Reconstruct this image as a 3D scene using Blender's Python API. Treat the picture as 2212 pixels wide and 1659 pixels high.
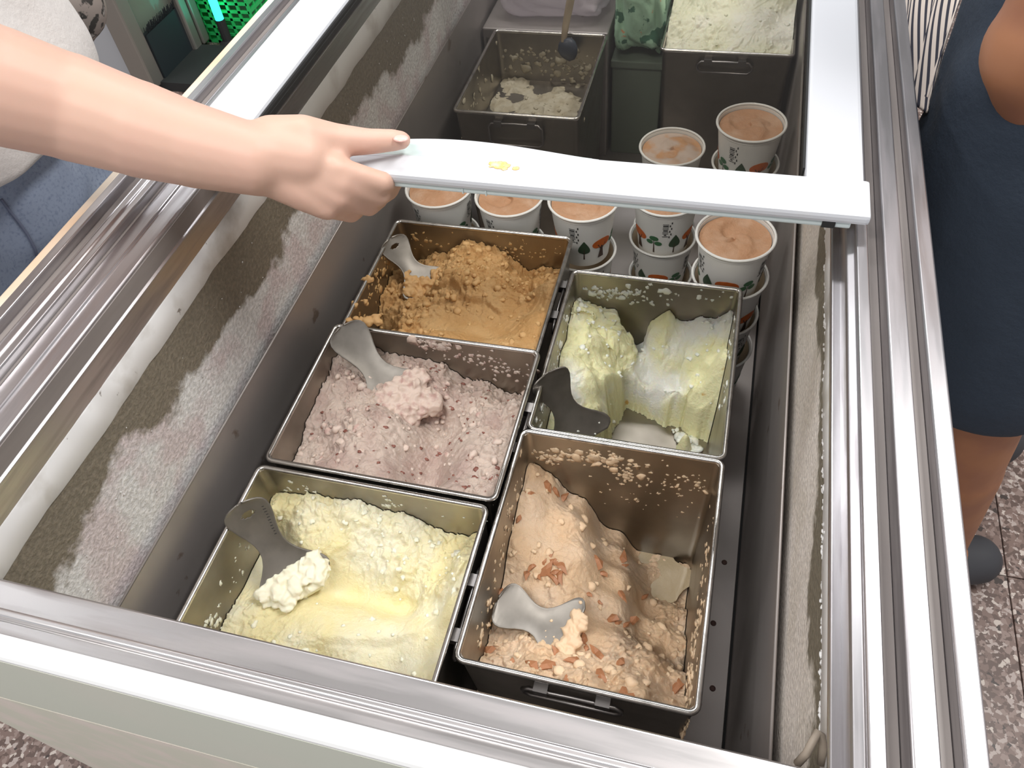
import bpy, bmesh, math, random
import numpy as np
from mathutils import Vector, Matrix

# ------------------------------------------------------------------ camera, world, light, exposure
for o in list(bpy.data.objects): bpy.data.objects.remove(o)
SC = bpy.context.scene; COL = SC.collection
CAMZ = 1.28                                  # camera height; D below = depth under the camera, z = CAMZ - D
FPX = 1699.87
RM = np.array([[0.96618281, 0.24464918, -0.08147125],
               [0.14093871, -0.76562244, -0.62766119],
               [-0.21593301, 0.59495299, -0.77421177]])   # world axes as columns in camera axes (right, down, forward)
cd = bpy.data.cameras.new('camera'); cam = bpy.data.objects.new('camera', cd); COL.objects.link(cam)
cd.sensor_width = 36.0; cd.lens = 36.0 * FPX / 2212.0; cd.clip_start = 0.02
r, u, b = RM[0], -RM[1], -RM[2]
cam.matrix_world = Matrix(((r[0], u[0], b[0], 0), (r[1], u[1], b[1], 0), (r[2], u[2], b[2], CAMZ), (0, 0, 0, 1)))
SC.camera = cam
SC.view_settings.view_transform = 'Standard'; SC.view_settings.look = 'None'
SC.view_settings.gamma = 1.0; SC.view_settings.use_curve_mapping = False
SC.view_settings.exposure = 0.12
wd = bpy.data.worlds.new('room_ambient'); SC.world = wd; wd.use_nodes = True
wd.node_tree.nodes['Background'].inputs[0].default_value = (0.93, 0.95, 1.0, 1)
wd.node_tree.nodes['Background'].inputs[1].default_value = 0.62
def area(name, loc, sx, sy, power, col=(1, 1, 1), rot=(0, 0, 0)):
    l = bpy.data.lights.new(name, 'AREA'); l.shape = 'RECTANGLE'; l.size = sx; l.size_y = sy
    l.energy = power; l.color = col
    o = bpy.data.objects.new(name, l); COL.objects.link(o); o.location = loc; o.rotation_euler = rot
    return o
area('overhead_light', (1.05, 0.95, 2.85), 0.5, 1.4, 52, (1.0, 0.985, 0.96))
area('overhead_light', (-0.75, -0.55, 2.85), 1.4, 0.4, 40, (1.0, 0.985, 0.96))  # fill light added behind the camera, no fixture known there
area('overhead_light', (-2.2, 1.5, 2.85), 0.4, 1.5, 36, (0.97, 0.98, 1.0))
area('overhead_light', (-0.30, 1.72, 2.85), 1.1, 0.22, 24, (0.97, 0.98, 1.0))

def P(px, py, D):                            # a point seen at a pixel of the 2212 x 1659 frame, D below the camera
    d = RM.T @ np.array([px - 1106.0, py - 829.5, FPX]); d = d / -d[2] * D
    return Vector((d[0], d[1], CAMZ + d[2]))

# ------------------------------------------------------------------ helpers
ORG = {}
def tag(o, label=None, cat=None, group=None, kind=None):
    if label: o['label'] = label
    if cat: o['category'] = cat
    if group: o['group'] = group
    if kind: o['kind'] = kind
    return o
def thing(name, loc, label, cat, group=None):
    o = bpy.data.objects.new(name, None); COL.objects.link(o); o.location = loc; o.empty_display_size = 0.05
    ORG[o] = Vector(loc); return tag(o, label, cat, group)
def mk(name, vs, fs, mat, parent=None, smooth=False, origin=None):
    org = ORG[parent] if parent else Vector(origin if origin is not None else (0, 0, 0))
    me = bpy.data.meshes.new(name)
    vs = np.asarray(vs, float) - np.array(org)
    me.from_pydata(vs.tolist(), [], fs if isinstance(fs, list) else fs.tolist())
    if smooth: me.polygons.foreach_set('use_smooth', [True] * len(me.polygons))
    me.materials.append(mat); me.update()
    o = bpy.data.objects.new(name, me); COL.objects.link(o)
    if parent: o.parent = parent
    else: o.location = org
    ORG[o] = org
    return o
class MB:
    def __init__(s): s.v = []; s.f = []
    def add(s, vs, fs):
        n = len(s.v); s.v += [tuple(v) for v in vs]; s.f += [[i + n for i in f] for f in fs]; return s
    def box(s, a, b_, bev=0):
        x0, y0, z0 = a; x1, y1, z1 = b_
        if bev:
            bm = bmesh.new(); bmesh.ops.create_cube(bm, size=1)
            for v in bm.verts: v.co = Vector(((x0 + x1) / 2 + v.co.x * (x1 - x0), (y0 + y1) / 2 + v.co.y * (y1 - y0), (z0 + z1) / 2 + v.co.z * (z1 - z0)))
            bmesh.ops.bevel(bm, geom=bm.edges[:], offset=bev, segments=2, affect='EDGES', profile=0.6)
            bm.verts.index_update(); s.add([v.co for v in bm.verts], [[v.index for v in f.verts] for f in bm.faces]); bm.free(); return s
        return s.add([(x0, y0, z0), (x1, y0, z0), (x1, y1, z0), (x0, y1, z0), (x0, y0, z1), (x1, y0, z1), (x1, y1, z1), (x0, y1, z1)],
                     [[0, 3, 2, 1], [4, 5, 6, 7], [0, 1, 5, 4], [1, 2, 6, 5], [2, 3, 7, 6], [3, 0, 4, 7]])
    def tube(s, pts, rad, n=8, closed=False):
        pts = [Vector(p) for p in pts]; m = len(pts); rings = []
        rads = rad if isinstance(rad, (list, tuple)) else [rad] * m
        up = None
        for i in range(m):
            a = pts[(i - 1) % m] if (closed or i > 0) else pts[i]; c = pts[(i + 1) % m] if (closed or i < m - 1) else pts[i]
            t = (c - a).normalized()
            if up is None: up = Vector((0, 0, 1)) if abs(t.z) < .9 else Vector((1, 0, 0))
            e1 = (up - t * up.dot(t)).normalized(); e2 = t.cross(e1); up = e1
            rings.append([pts[i] + (e1 * math.cos(2 * math.pi * k / n) + e2 * math.sin(2 * math.pi * k / n)) * rads[i] for k in range(n)])
        fs = []
        for i in range(m if closed else m - 1):
            j = (i + 1) % m
            for k in range(n): fs.append([i * n + k, i * n + (k + 1) % n, j * n + (k + 1) % n, j * n + k])
        if not closed: fs += [list(range(n))[::-1], [(m - 1) * n + k for k in range(n)]]
        return s.add([v for r_ in rings for v in r_], fs)
    def lathe(s, prof, c, n=40, cap0=False, cap1=False):
        vs = [(c[0] + r_ * math.cos(2 * math.pi * k / n), c[1] + r_ * math.sin(2 * math.pi * k / n), c[2] + z) for r_, z in prof for k in range(n)]
        fs = [[i * n + k, i * n + (k + 1) % n, (i + 1) * n + (k + 1) % n, (i + 1) * n + k] for i in range(len(prof) - 1) for k in range(n)]
        if cap0: fs.append(list(range(n))[::-1])
        if cap1: fs.append([(len(prof) - 1) * n + k for k in range(n)])
        return s.add(vs, fs)
    def extr(s, prof, axis, a0, a1):              # closed 2D profile extruded along an axis ('y': prof = (x,z); 'x': prof = (y,z))
        n = len(prof)
        f3 = (lambda p, a: (p[0], a, p[1])) if axis == 'y' else (lambda p, a: (a, p[0], p[1]))
        vs = [f3(p, a0) for p in prof] + [f3(p, a1) for p in prof]
        fs = [[i, (i + 1) % n, n + (i + 1) % n, n + i] for i in range(n)] + [list(range(n))[::-1], [n + i for i in range(n)]]
        return s.add(vs, fs)
    def blob(s, c, r_, rng, sq=(1, 1, 1), rough=.25):
        q = rng.standard_normal(4); q /= np.linalg.norm(q); w, x, y, z = q
        Rm = np.array([[1 - 2 * (y * y + z * z), 2 * (x * y - z * w), 2 * (x * z + y * w)], [2 * (x * y + z * w), 1 - 2 * (x * x + z * z), 2 * (y * z - x * w)], [2 * (x * z - y * w), 2 * (y * z + x * w), 1 - 2 * (x * x + y * y)]])
        ka, kb, kc = rng.normal(0, 1.7, 3), rng.normal(0, 3.0, 3), rng.normal(0, 4.5, 3); ph = rng.uniform(0, 6, 3)
        rad = 1 + rough * (1.1 * np.sin(ICO_V @ ka + ph[0]) + .8 * np.sin(ICO_V @ kb + ph[1]) + .5 * np.sin(ICO_V @ kc + ph[2]))
        v = (ICO_V * np.maximum(rad, .25)[:, None]) @ Rm.T * (r_ * np.array(sq))
        return s.add(v + np.array(c), ICO_F)
    def build(s, name, mat, parent=None, smooth=False, origin=None):
        return mk(name, s.v, s.f, mat, parent, smooth, origin)
_bm = bmesh.new(); bmesh.ops.create_icosphere(_bm, subdivisions=2, radius=1.0); _bm.verts.index_update()
ICO_V = np.array([v.co[:] for v in _bm.verts]); ICO_F = [[v.index for v in f.verts] for f in _bm.faces]; _bm.free()
def recalc(o):
    bm = bmesh.new(); bm.from_mesh(o.data); bmesh.ops.recalc_face_normals(bm, faces=bm.faces); bm.to_mesh(o.data); bm.free(); return o
def bevel(o, w, seg=2):
    recalc(o); m = o.modifiers.new('bevel', 'BEVEL'); m.width = w; m.segments = seg; m.limit_method = 'ANGLE'; return o
def copy_tree(o, parent=None):
    c = o.copy(); COL.objects.link(c); c.parent = parent
    ORG[c] = ORG[o]
    for ch in [k for k in bpy.data.objects if k.parent == o]: copy_tree(ch, c)
    return c

# ------------------------------------------------------------------ materials
def mat(name, col, rough=.5, metal=0.0, var=None, bump=None, sss=0, stretch=None, spec=.5, coat=0, fine=None, alpha=None, rvar=0):
    """var: (noise scale, colour 2, low, high); fine: the same again on top; bump: (scale, strength, distance)"""
    m = bpy.data.materials.new(name); m.use_nodes = True; nt = m.node_tree; N = nt.nodes; L = nt.links
    bs = N['Principled BSDF']; bs.inputs['Base Color'].default_value = (*col, 1); bs.inputs['Roughness'].default_value = rough
    bs.inputs['Metallic'].default_value = metal; bs.inputs['Specular IOR Level'].default_value = spec
    bs.inputs['Coat Weight'].default_value = coat
    tc = N.new('ShaderNodeTexCoord'); mp = N.new('ShaderNodeMapping'); L.new(tc.outputs['Object'], mp.inputs[0])
    if stretch: mp.inputs['Scale'].default_value = stretch
    src = None
    def layer(prev, v):
        nz = N.new('ShaderNodeTexNoise'); nz.inputs['Scale'].default_value = v[0]; nz.inputs['Detail'].default_value = 5; L.new(mp.outputs[0], nz.inputs['Vector'])
        rp = N.new('ShaderNodeMapRange'); rp.inputs['From Min'].default_value = v[2]; rp.inputs['From Max'].default_value = v[3]; L.new(nz.outputs['Fac'], rp.inputs['Value'])
        mx = N.new('ShaderNodeMix'); mx.data_type = 'RGBA'; L.new(rp.outputs[0], mx.inputs['Factor'])
        if prev: L.new(prev, mx.inputs['A'])
        else: mx.inputs['A'].default_value = (*col, 1)
        mx.inputs['B'].default_value = (*v[1], 1)
        return mx.outputs['Result'], rp.outputs[0]
    fac = None
    if var: src, fac = layer(None, var)
    if fine: src, _ = layer(src, fine)
    if src: L.new(src, bs.inputs['Base Color'])
    if rvar and fac:
        ma = N.new('ShaderNodeMath'); ma.operation = 'MULTIPLY_ADD'; ma.inputs[1].default_value = rvar; ma.inputs[2].default_value = rough; L.new(fac, ma.inputs[0]); L.new(ma.outputs[0], bs.inputs['Roughness'])
    if bump:
        nb = N.new('ShaderNodeTexNoise'); nb.inputs['Scale'].default_value = bump[0]; nb.inputs['Detail'].default_value = 8; nb.inputs['Roughness'].default_value = .68; L.new(mp.outputs[0], nb.inputs['Vector'])
        bp = N.new('ShaderNodeBump'); bp.inputs['Strength'].default_value = bump[1]; bp.inputs['Distance'].default_value = bump[2]; L.new(nb.outputs['Fac'], bp.inputs['Height']); L.new(bp.outputs[0], bs.inputs['Normal'])
    if sss:
        bs.inputs['Subsurface Weight'].default_value = sss; bs.inputs['Subsurface Radius'].default_value = (1, .6, .4); bs.inputs['Subsurface Scale'].default_value = .006
    if alpha is not None: bs.inputs['Alpha'].default_value = alpha
    return m
def sheer(name, tint, ior=1.45, rough=.03, mixcol=None, mixf=0.0):
    m = bpy.data.materials.new(name); m.use_nodes = True; nt = m.node_tree; N = nt.nodes; L = nt.links
    for n in list(N): N.remove(n)
    out = N.new('ShaderNodeOutputMaterial'); tr = N.new('ShaderNodeBsdfTransparent'); tr.inputs[0].default_value = (*tint, 1)
    gl = N.new('ShaderNodeBsdfGlossy'); gl.inputs['Roughness'].default_value = rough
    lw = N.new('ShaderNodeLayerWeight'); lw.inputs['Blend'].default_value = .5; pw = N.new('ShaderNodeMath'); pw.operation = 'POWER'; pw.inputs[1].default_value = 5.0; L.new(lw.outputs['Facing'], pw.inputs[0])
    fr = N.new('ShaderNodeMath'); fr.operation = 'MULTIPLY_ADD'; f0 = ((ior - 1) / (ior + 1)) ** 2; fr.inputs[1].default_value = 1 - f0; fr.inputs[2].default_value = f0; L.new(pw.outputs[0], fr.inputs[0]); mx = N.new('ShaderNodeMixShader')
    L.new(fr.outputs[0], mx.inputs[0]); L.new(tr.outputs[0], mx.inputs[1]); L.new(gl.outputs[0], mx.inputs[2])
    last = mx
    if mixcol:
        df = N.new('ShaderNodeBsdfDiffuse'); df.inputs[0].default_value = (*mixcol, 1); m2 = N.new('ShaderNodeMixShader'); m2.inputs[0].default_value = mixf
        L.new(mx.outputs[0], m2.inputs[1]); L.new(df.outputs[0], m2.inputs[2]); last = m2
    L.new(last.outputs[0], out.inputs[0]); return m
M = {}
M['alu'] = mat('aluminium_rail', (.56, .545, .555), .32, 1.0, var=(9, (.40, .375, .385), .45, .72), stretch=(14, 1.2, 14), rvar=.14)
M['aluf'] = mat('aluminium_front_rail', (.66, .64, .64), .30, 1.0, var=(8, (.46, .43, .43), .45, .72), stretch=(1.2, 14, 14), rvar=.12)
M['tub'] = mat('tub_steel', (.36, .33, .29), .33, 1.0, var=(14, (.26, .24, .21), .4, .7), bump=(60, .04, .002), rvar=.15)
M['rim'] = mat('tub_rim_steel', (.62, .60, .57), .24, 1.0, var=(80, (.38, .36, .34), .5, .7))
M['wire'] = mat('handle_wire', (.30, .285, .28), .35, 1.0)
M['bin'] = mat('bin_steel', (.42, .385, .37), .46, .62, var=(7, (.36, .33, .315), .45, .65), fine=(26, (.25, .2, .17), .68, .72), rvar=.1)
M['spat'] = mat('spatula_steel', (.26, .24, .215), .45, .72, var=(40, (.19, .175, .155), .4, .7))
M['lid'] = mat('lid_plastic', (.63, .645, .68), .38, 0, var=(22, (.64, .64, .63), .62, .8))
M['lidin'] = mat('lid_grip_plastic', (.58, .68, .66), .4)
M['lidlow'] = mat('lid_underside_plastic', (.62, .70, .70), .4)
M['stain'] = mat('orange_stain', (.85, .50, .16), .5, var=(120, (.9, .72, .5), .45, .7))
M['strip'] = mat('breaker_plastic', (.76, .75, .74), .45, 0, var=(18, (.50, .47, .43), .52, .7), fine=(90, (.25, .22, .2), .7, .75))
M['front'] = mat('front_panel_paint', (.60, .62, .53), .45, 0, var=(6, (.64, .62, .54), .5, .75))
M['frontlow'] = mat('front_panel_lower', (.62, .60, .50), .5, 0, var=(30, (.70, .62, .55), .45, .65))
M['cab'] = mat('cabinet_paint', (.62, .62, .60), .5)
M['wood'] = mat('orange_edging', (.72, .48, .30), .5, 0, var=(6, (.74, .66, .55), .4, .6))
M['dark'] = mat('dark_gap', (.02, .02, .02), .8)
M['screw'] = mat('screw_rust', (.12, .07, .06), .6, .5)
M['skin'] = mat('skin_light', (.63, .405, .31), .5, 0, var=(13, (.655, .39, .31), .40, .80), sss=.25, bump=(160, .06, .001))
M['skin2'] = mat('skin_tan', (.33, .14, .065), .5, 0, var=(20, (.27, .11, .06), .4, .7), sss=.1)
M['shirt'] = mat('white_shirt', (.70, .66, .63), .85, bump=(9, .3, .02))
M['jeans'] = mat('blue_denim', (.27, .32, .43), .9, var=(9, (.42, .48, .60), .45, .7), fine=(300, (.16, .2, .3), .5, .8), bump=(300, .2, .001))
M['stitch'] = mat('denim_stitch', (.16, .18, .26), .9)
M['navy'] = mat('navy_cotton', (.018, .028, .045), .85, bump=(8, .35, .02))
M['teal'] = mat('dark_teal_cotton', (.03, .075, .12), .85)
M['hair'] = mat('dark_hair', (.02, .017, .015), .5)
M['shoe'] = mat('dark_shoe', (.04, .04, .045), .6)
M['cup'] = mat('cup_paper', (.84, .84, .81), .42, coat=.2)
M['cupin'] = mat('cup_lining', (.62, .50, .36), .5)
M['pgreen'] = mat('print_green', (.045, .085, .045), .5)
M['pgreen2'] = mat('print_bright_green', (.06, .17, .08), .5)
M['porange'] = mat('print_orange', (.70, .17, .03), .5, var=(90, (.60, .12, .02), .4, .7))
M['pbrown'] = mat('print_brown', (.07, .04, .03), .5)
M['pblack'] = mat('print_black', (.05, .05, .05), .5)
M['cupice'] = mat('cup_ice_cream', (.55, .30, .165), .38, var=(34, (.64, .41, .27), .45, .7), bump=(120, .6, .004), sss=.1)
M['vanilla'] = mat('custard_ice_cream', (.90, .80, .46), .42, var=(18, (.92, .87, .66), .42, .66), bump=(210, .75, .0035), sss=.3)
M['vancrumb'] = mat('custard_crumb', (.88, .84, .66), .6, bump=(200, .3, .002), sss=.3)
M['taro'] = mat('red_bean_ice_cream', (.65, .53, .455), .5, var=(24, (.52, .385, .335), .45, .65), fine=(150, (.30, .14, .11), .70, .74), bump=(210, .75, .0035), sss=.2)
M['tarocrumb'] = mat('red_bean_crumb', (.66, .53, .455), .6, var=(90, (.50, .33, .29), .5, .65), bump=(200, .3, .002), sss=.2)
M['bean'] = mat('red_bean', (.20, .07, .05), .45, var=(60, (.30, .12, .09), .4, .7))
M['coffee'] = mat('caramel_ice_cream', (.58, .33, .125), .5, var=(22, (.66, .42, .19), .42, .68), bump=(210, .75, .0035), sss=.2)
M['coffcrumb'] = mat('caramel_crumb', (.63, .385, .165), .6, bump=(200, .3, .002), sss=.2)
M['lemon'] = mat('pale_sorbet', (.95, .91, .56), .52, var=(11, (.97, .97, .88), .49, .62), fine=(46, (.78, .50, .14), .685, .77), bump=(210, .75, .0035), sss=.35)
M['lemcrumb'] = mat('sorbet_crumb', (.95, .95, .84), .5, bump=(200, .3, .002), sss=.3)
M['nutice'] = mat('nut_ice_cream', (.74, .52, .33), .45, var=(20, (.78, .60, .44), .42, .66), bump=(210, .75, .0035), sss=.25)
M['nutcrumb'] = mat('nut_ice_crumb', (.75, .545, .36), .6, bump=(200, .3, .002), sss=.2)
M['nut'] = mat('nut_skin', (.34, .13, .055), .5, var=(60, (.50, .26, .13), .45, .65))
M['puddle'] = mat('melted_syrup', (.40, .31, .18), .04, 0, coat=1.0, bump=(40, .35, .004))
M['cream'] = mat('far_cream_ice', (.74, .73, .55), .5, var=(16, (.80, .78, .68), .42, .66), bump=(120, .4, .004), sss=.2)
M['resid'] = mat('dried_residue', (.46, .40, .28), .6, var=(50, (.55, .50, .38), .4, .6), bump=(160, .5, .003))
M['grime'] = mat('dark_residue_base', (.13, .10, .085), .45, .3, var=(22, (.20, .16, .14), .4, .65), bump=(60, .3, .003))
M['tile'] = None
def terrazzo():
    m = bpy.data.materials.new('terrazzo_tile'); m.use_nodes = True; nt = m.node_tree; N = nt.nodes; L = nt.links; bs = N['Principled BSDF']
    ge = N.new('ShaderNodeNewGeometry')
    v1 = N.new('ShaderNodeTexVoronoi'); v1.inputs['Scale'].default_value = 150
    wn = N.new('ShaderNodeTexNoise'); wn.inputs['Scale'].default_value = 130; wn.inputs['Detail'].default_value = 3; L.new(ge.outputs['Position'], wn.inputs['Vector'])
    wm = N.new('ShaderNodeVectorMath'); wm.operation = 'MULTIPLY_ADD'; wm.inputs[1].default_value = (.012, .012, .012); L.new(wn.outputs['Color'], wm.inputs[0]); L.new(ge.outputs['Position'], wm.inputs[2]); L.new(wm.outputs[0], v1.inputs['Vector'])
    sp = N.new('ShaderNodeSeparateColor'); L.new(v1.outputs['Color'], sp.inputs[0])
    cr = N.new('ShaderNodeValToRGB'); cr.color_ramp.interpolation = 'CONSTANT'
    e = cr.color_ramp.elements; e[0].position = 0; e[0].color = (.115, .075, .062, 1); e[1].position = .30; e[1].color = (.185, .125, .105, 1)
    for p_, c_ in ((.58, (.26, .19, .165, 1)), (.78, (.40, .33, .30, 1)), (.92, (.52, .45, .40, 1)), (.975, (.05, .035, .03, 1))):
        k = e.new(p_); k.color = c_
    L.new(sp.outputs[0], cr.inputs[0])
    nz = N.new('ShaderNodeTexNoise'); nz.inputs['Scale'].default_value = 2.5; L.new(ge.outputs['Position'], nz.inputs['Vector'])
    hs = N.new('ShaderNodeHueSaturation'); L.new(cr.outputs[0], hs.inputs['Color'])
    mr = N.new('ShaderNodeMapRange'); mr.inputs['To Min'].default_value = .85; mr.inputs['To Max'].default_value = 1.15; L.new(nz.outputs[0], mr.inputs['Value']); L.new(mr.outputs[0], hs.inputs['Value'])
    L.new(hs.outputs[0], bs.inputs['Base Color']); bs.inputs['Roughness'].default_value = .38
    return m
M['tile'] = terrazzo()
M['grout'] = mat('tile_joint', (.10, .07, .06), .8)
def frostwall(name, z_lo, z_hi, white, brown, rose):
    """wet brown metal above, snow white frost below; the frost line is ragged"""
    m = bpy.data.materials.new(name); m.use_nodes = True; nt = m.node_tree; N = nt.nodes; L = nt.links; bs = N['Principled BSDF']
    ge = N.new('ShaderNodeNewGeometry'); sx = N.new('ShaderNodeSeparateXYZ'); L.new(ge.outputs['Position'], sx.inputs[0])
    nz = N.new('ShaderNodeTexNoise'); nz.inputs['Scale'].default_value = 6.5; nz.inputs['Detail'].default_value = 7; nz.inputs['Roughness'].default_value = .62; L.new(ge.outputs['Position'], nz.inputs['Vector'])
    ma = N.new('ShaderNodeMath'); ma.operation = 'MULTIPLY_ADD'; ma.inputs[1].default_value = .16; L.new(nz.outputs[0], ma.inputs[0]); L.new(sx.outputs['Z'], ma.inputs[2])
    mr = N.new('ShaderNodeMapRange'); mr.inputs['From Min'].default_value = z_lo + .08; mr.inputs['From Max'].default_value = z_hi + .08; L.new(ma.outputs[0], mr.inputs['Value'])
    n2 = N.new('ShaderNodeTexNoise'); n2.inputs['Scale'].default_value = 22; n2.inputs['Detail'].default_value = 4; L.new(ge.outputs['Position'], n2.inputs['Vector'])
    wr = N.new('ShaderNodeMapRange'); wr.inputs['From Min'].default_value = .45; wr.inputs['From Max'].default_value = .6; L.new(n2.outputs[0], wr.inputs['Value'])
    w = N.new('ShaderNodeMix'); w.data_type = 'RGBA'; w.inputs['A'].default_value = (*white, 1); w.inputs['B'].default_value = (*rose, 1); L.new(wr.outputs[0], w.inputs['Factor'])
    n3 = N.new('ShaderNodeTexNoise'); n3.inputs['Scale'].default_value = 240; n3.inputs['Detail'].default_value = 3; L.new(ge.outputs['Position'], n3.inputs['Vector'])
    sr = N.new('ShaderNodeMapRange'); sr.inputs['From Min'].default_value = .4; sr.inputs['From Max'].default_value = .7; sr.inputs['To Min'].default_value = .82; sr.inputs['To Max'].default_value = 1.15; L.new(n3.outputs[0], sr.inputs['Value'])
    mx = N.new('ShaderNodeMix'); mx.data_type = 'RGBA'; L.new(mr.outputs[0], mx.inputs['Factor']); L.new(w.outputs['Result'], mx.inputs['A']); mx.inputs['B'].default_value = (*brown, 1)
    hs = N.new('ShaderNodeHueSaturation'); L.new(mx.outputs['Result'], hs.inputs['Color']); L.new(sr.outputs[0], hs.inputs['Value'])
    L.new(hs.outputs[0], bs.inputs['Base Color']); bs.inputs['Roughness'].default_value = .65
    bp = N.new('ShaderNodeBump'); bp.inputs['Strength'].default_value = .7; bp.inputs['Distance'].default_value = .002; L.new(n3.outputs[0], bp.inputs['Height']); L.new(bp.outputs[0], bs.inputs['Normal'])
    return m
M['frostL'] = frostwall('frosted_wall_wet_above', .738, .747, (.74, .73, .72), (.215, .185, .14), (.66, .58, .58))
M['frostR'] = frostwall('frosted_wall_right', .768, .776, (.80, .74, .68), (.20, .175, .13), (.74, .68, .61))
M['glass'] = sheer('lid_glass', (.84, .83, .81), 1.5, .02)
M['cling'] = sheer('plastic_film', (.92, .92, .95), 1.45, .15, (.75, .68, .72), .45)

# ------------------------------------------------------------------ noise
def vnoise(x, y, seed):
    rng = np.random.default_rng(seed); T = rng.random((64, 64))
    xi = np.floor(x).astype(int); yi = np.floor(y).astype(int); fx = x - xi; fy = y - yi
    fx = fx * fx * (3 - 2 * fx); fy = fy * fy * (3 - 2 * fy)
    g = lambda i, j: T[i % 64, j % 64]
    return (g(xi, yi) * (1 - fx) + g(xi + 1, yi) * fx) * (1 - fy) + (g(xi, yi + 1) * (1 - fx) + g(xi + 1, yi + 1) * fx) * fy
def fbm(x, y, seed, oct=4, gain=.5):
    t = 0; a = 1; s = 0
    for k in range(oct):
        t = t + a * (vnoise(x * 2 ** k + 7.3 * k, y * 2 ** k + 3.1 * k, seed + k) * 2 - 1); s += a; a *= gain
    return t / s
def ridged(x, y, seed, oct=3): 
    t = 0; a = 1; s = 0
    for k in range(oct):
        t = t + a * (1 - abs(vnoise(x * 2 ** k, y * 2 ** k, seed + k) * 2 - 1)); s += a; a *= .5
    return t / s
def worley(x, y, seed):
    rng = np.random.default_rng(seed); J = rng.random((64, 64, 3)); xi = np.floor(x).astype(int); yi = np.floor(y).astype(int)
    best = np.full(x.shape, 9.0); rid = np.zeros(x.shape)
    for dx in (-1, 0, 1):
        for dy in (-1, 0, 1):
            j = J[(xi + dx) % 64, (yi + dy) % 64]; d = np.hypot(xi + dx + j[..., 0] - x, yi + dy + j[..., 1] - y)
            m = d < best; best = np.where(m, d, best); rid = np.where(m, j[..., 2], rid)
    return best, rid
def lumps(X, Y, cell, seed):
    wx = fbm(X / cell * .9, Y / cell * .9, seed + 1, 3) * .55; wy = fbm(X / cell * .9 + 4, Y / cell * .9, seed + 2, 3) * .55
    f, rid = worley(X / cell + wx, Y / cell + wy, seed); return np.sqrt(np.clip(1 - (f / .85) ** 2, 0, 1)) * (.25 + .75 * rid)
def sstep(x, a, b_): 
    t = np.clip((x - a) / (b_ - a), 0, 1); return t * t * (3 - 2 * t)

def fuse(name, mb, m, parent, vox, smooth=6, fac=.5, post=None):
    o = mk(name, mb.v, mb.f, m, parent, True)
    md = o.modifiers.new('r', 'REMESH'); md.mode = 'VOXEL'; md.voxel_size = vox; md.use_smooth_shade = True
    ms = o.modifiers.new('s', 'SMOOTH'); ms.factor = fac; ms.iterations = smooth
    dg = bpy.context.evaluated_depsgraph_get(); ev = o.evaluated_get(dg); me = bpy.data.meshes.new_from_object(ev)
    o.modifiers.clear(); old = o.data; o.data = me; bpy.data.meshes.remove(old)
    if not me.materials: me.materials.append(m)
    me.polygons.foreach_set('use_smooth', [True] * len(me.polygons))
    if post:
        co = np.empty(len(me.vertices) * 3); me.vertices.foreach_get('co', co); co = co.reshape(-1, 3) + np.array(ORG[o]); co = post(co) - np.array(ORG[o]); me.vertices.foreach_set('co', co.ravel()); me.update()
    return o
# ------------------------------------------------------------------ floor
fl = MB().box((-4.0, -1.2, -.05), (2.4, 5.2, -.004)).build('floor', M['grout'], None, origin=(0, 0, 0)); tag(fl, 'brown speckled terrazzo floor around the freezer', kind='structure')
ce = MB().box((-6.0, -1.6, 2.92), (3.4, 8.5, 2.97)).build('ceiling', mat('ceiling_paint', (.42, .40, .38), .9), None, origin=(0, 0, 2.92)); tag(ce, 'plain grey ceiling above the freezer', kind='structure')
tm = None; TS = .4
for i in range(-9, 5):
    for j in range(-4, 11):
        x0 = .558 + (i - 1) * TS; y0 = .735 + (j - 1) * TS
        if tm is None:
            to = MB().box((0, 0, -.004), (TS - .002, TS - .002, 0)).build('tile', M['tile'], fl); bevel(to, .0008, 1); tm = to
        else:
            to = tm.copy(); COL.objects.link(to)
        to.location = (x0 + .001, y0 + .001, 0)

# ------------------------------------------------------------------ chest freezer
def Z(D): return CAMZ - D
fz = thing('chest_freezer', (-.18, .9, 0), 'open-topped chest freezer with aluminium rails and frosted inner walls', 'freezer')
Y0, Y1 = .0715, 1.75
def prof(pts): return [(a, Z(d)) for a, d in pts]
# side rails
rr = [(.157, .47), (.157, .4025), (.1555, .400), (.1462, .400), (.1452, .4015), (.1450, .413), (.1372, .413), (.1368, .4045), (.1360, .4035), (.1248, .4035), (.1238, .4045),
      (.1236, .420), (.1150, .420), (.1147, .409), (.1140, .408), (.1068, .408), (.1062, .409), (.1060, .4125), (.1010, .414), (.1000, .416), (.1000, .436), (.1035, .437), (.1035, .4325), (.0945, .4315), (.0935, .4335), (.0938, .437), (.0995, .440), (.0995, .47)]
o = MB().extr(prof(rr), 'y', Y0, Y1).build('side_rail', M['alu'], fz); bevel(o, .0006, 2); o['label'] = 'grooved aluminium rail'
lr = [(-.522, .47), (-.522, .4015), (-.5205, .400), (-.5125, .400), (-.5118, .4015), (-.5115, .409), (-.5045, .409), (-.504, .4065), (-.502, .4065), (-.5015, .409), (-.4970, .409), (-.4965, .4025), (-.4955, .4015), (-.4905, .4015), (-.489, .403), (-.4865, .403),
      (-.4855, .4005), (-.4800, .400), (-.4793, .402), (-.479, .408), (-.4640, .408), (-.4635, .406), (-.4615, .406), (-.461, .408), (-.4460, .408), (-.4447, .4095), (-.4447, .427), (-.4425, .4285), (-.4425, .4315), (-.4450, .433), (-.4450, .47)]
o = MB().extr(prof(lr)[::-1], 'y', Y0, Y1).build('side_rail', M['alu'], fz); bevel(o, .0006, 2)
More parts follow.
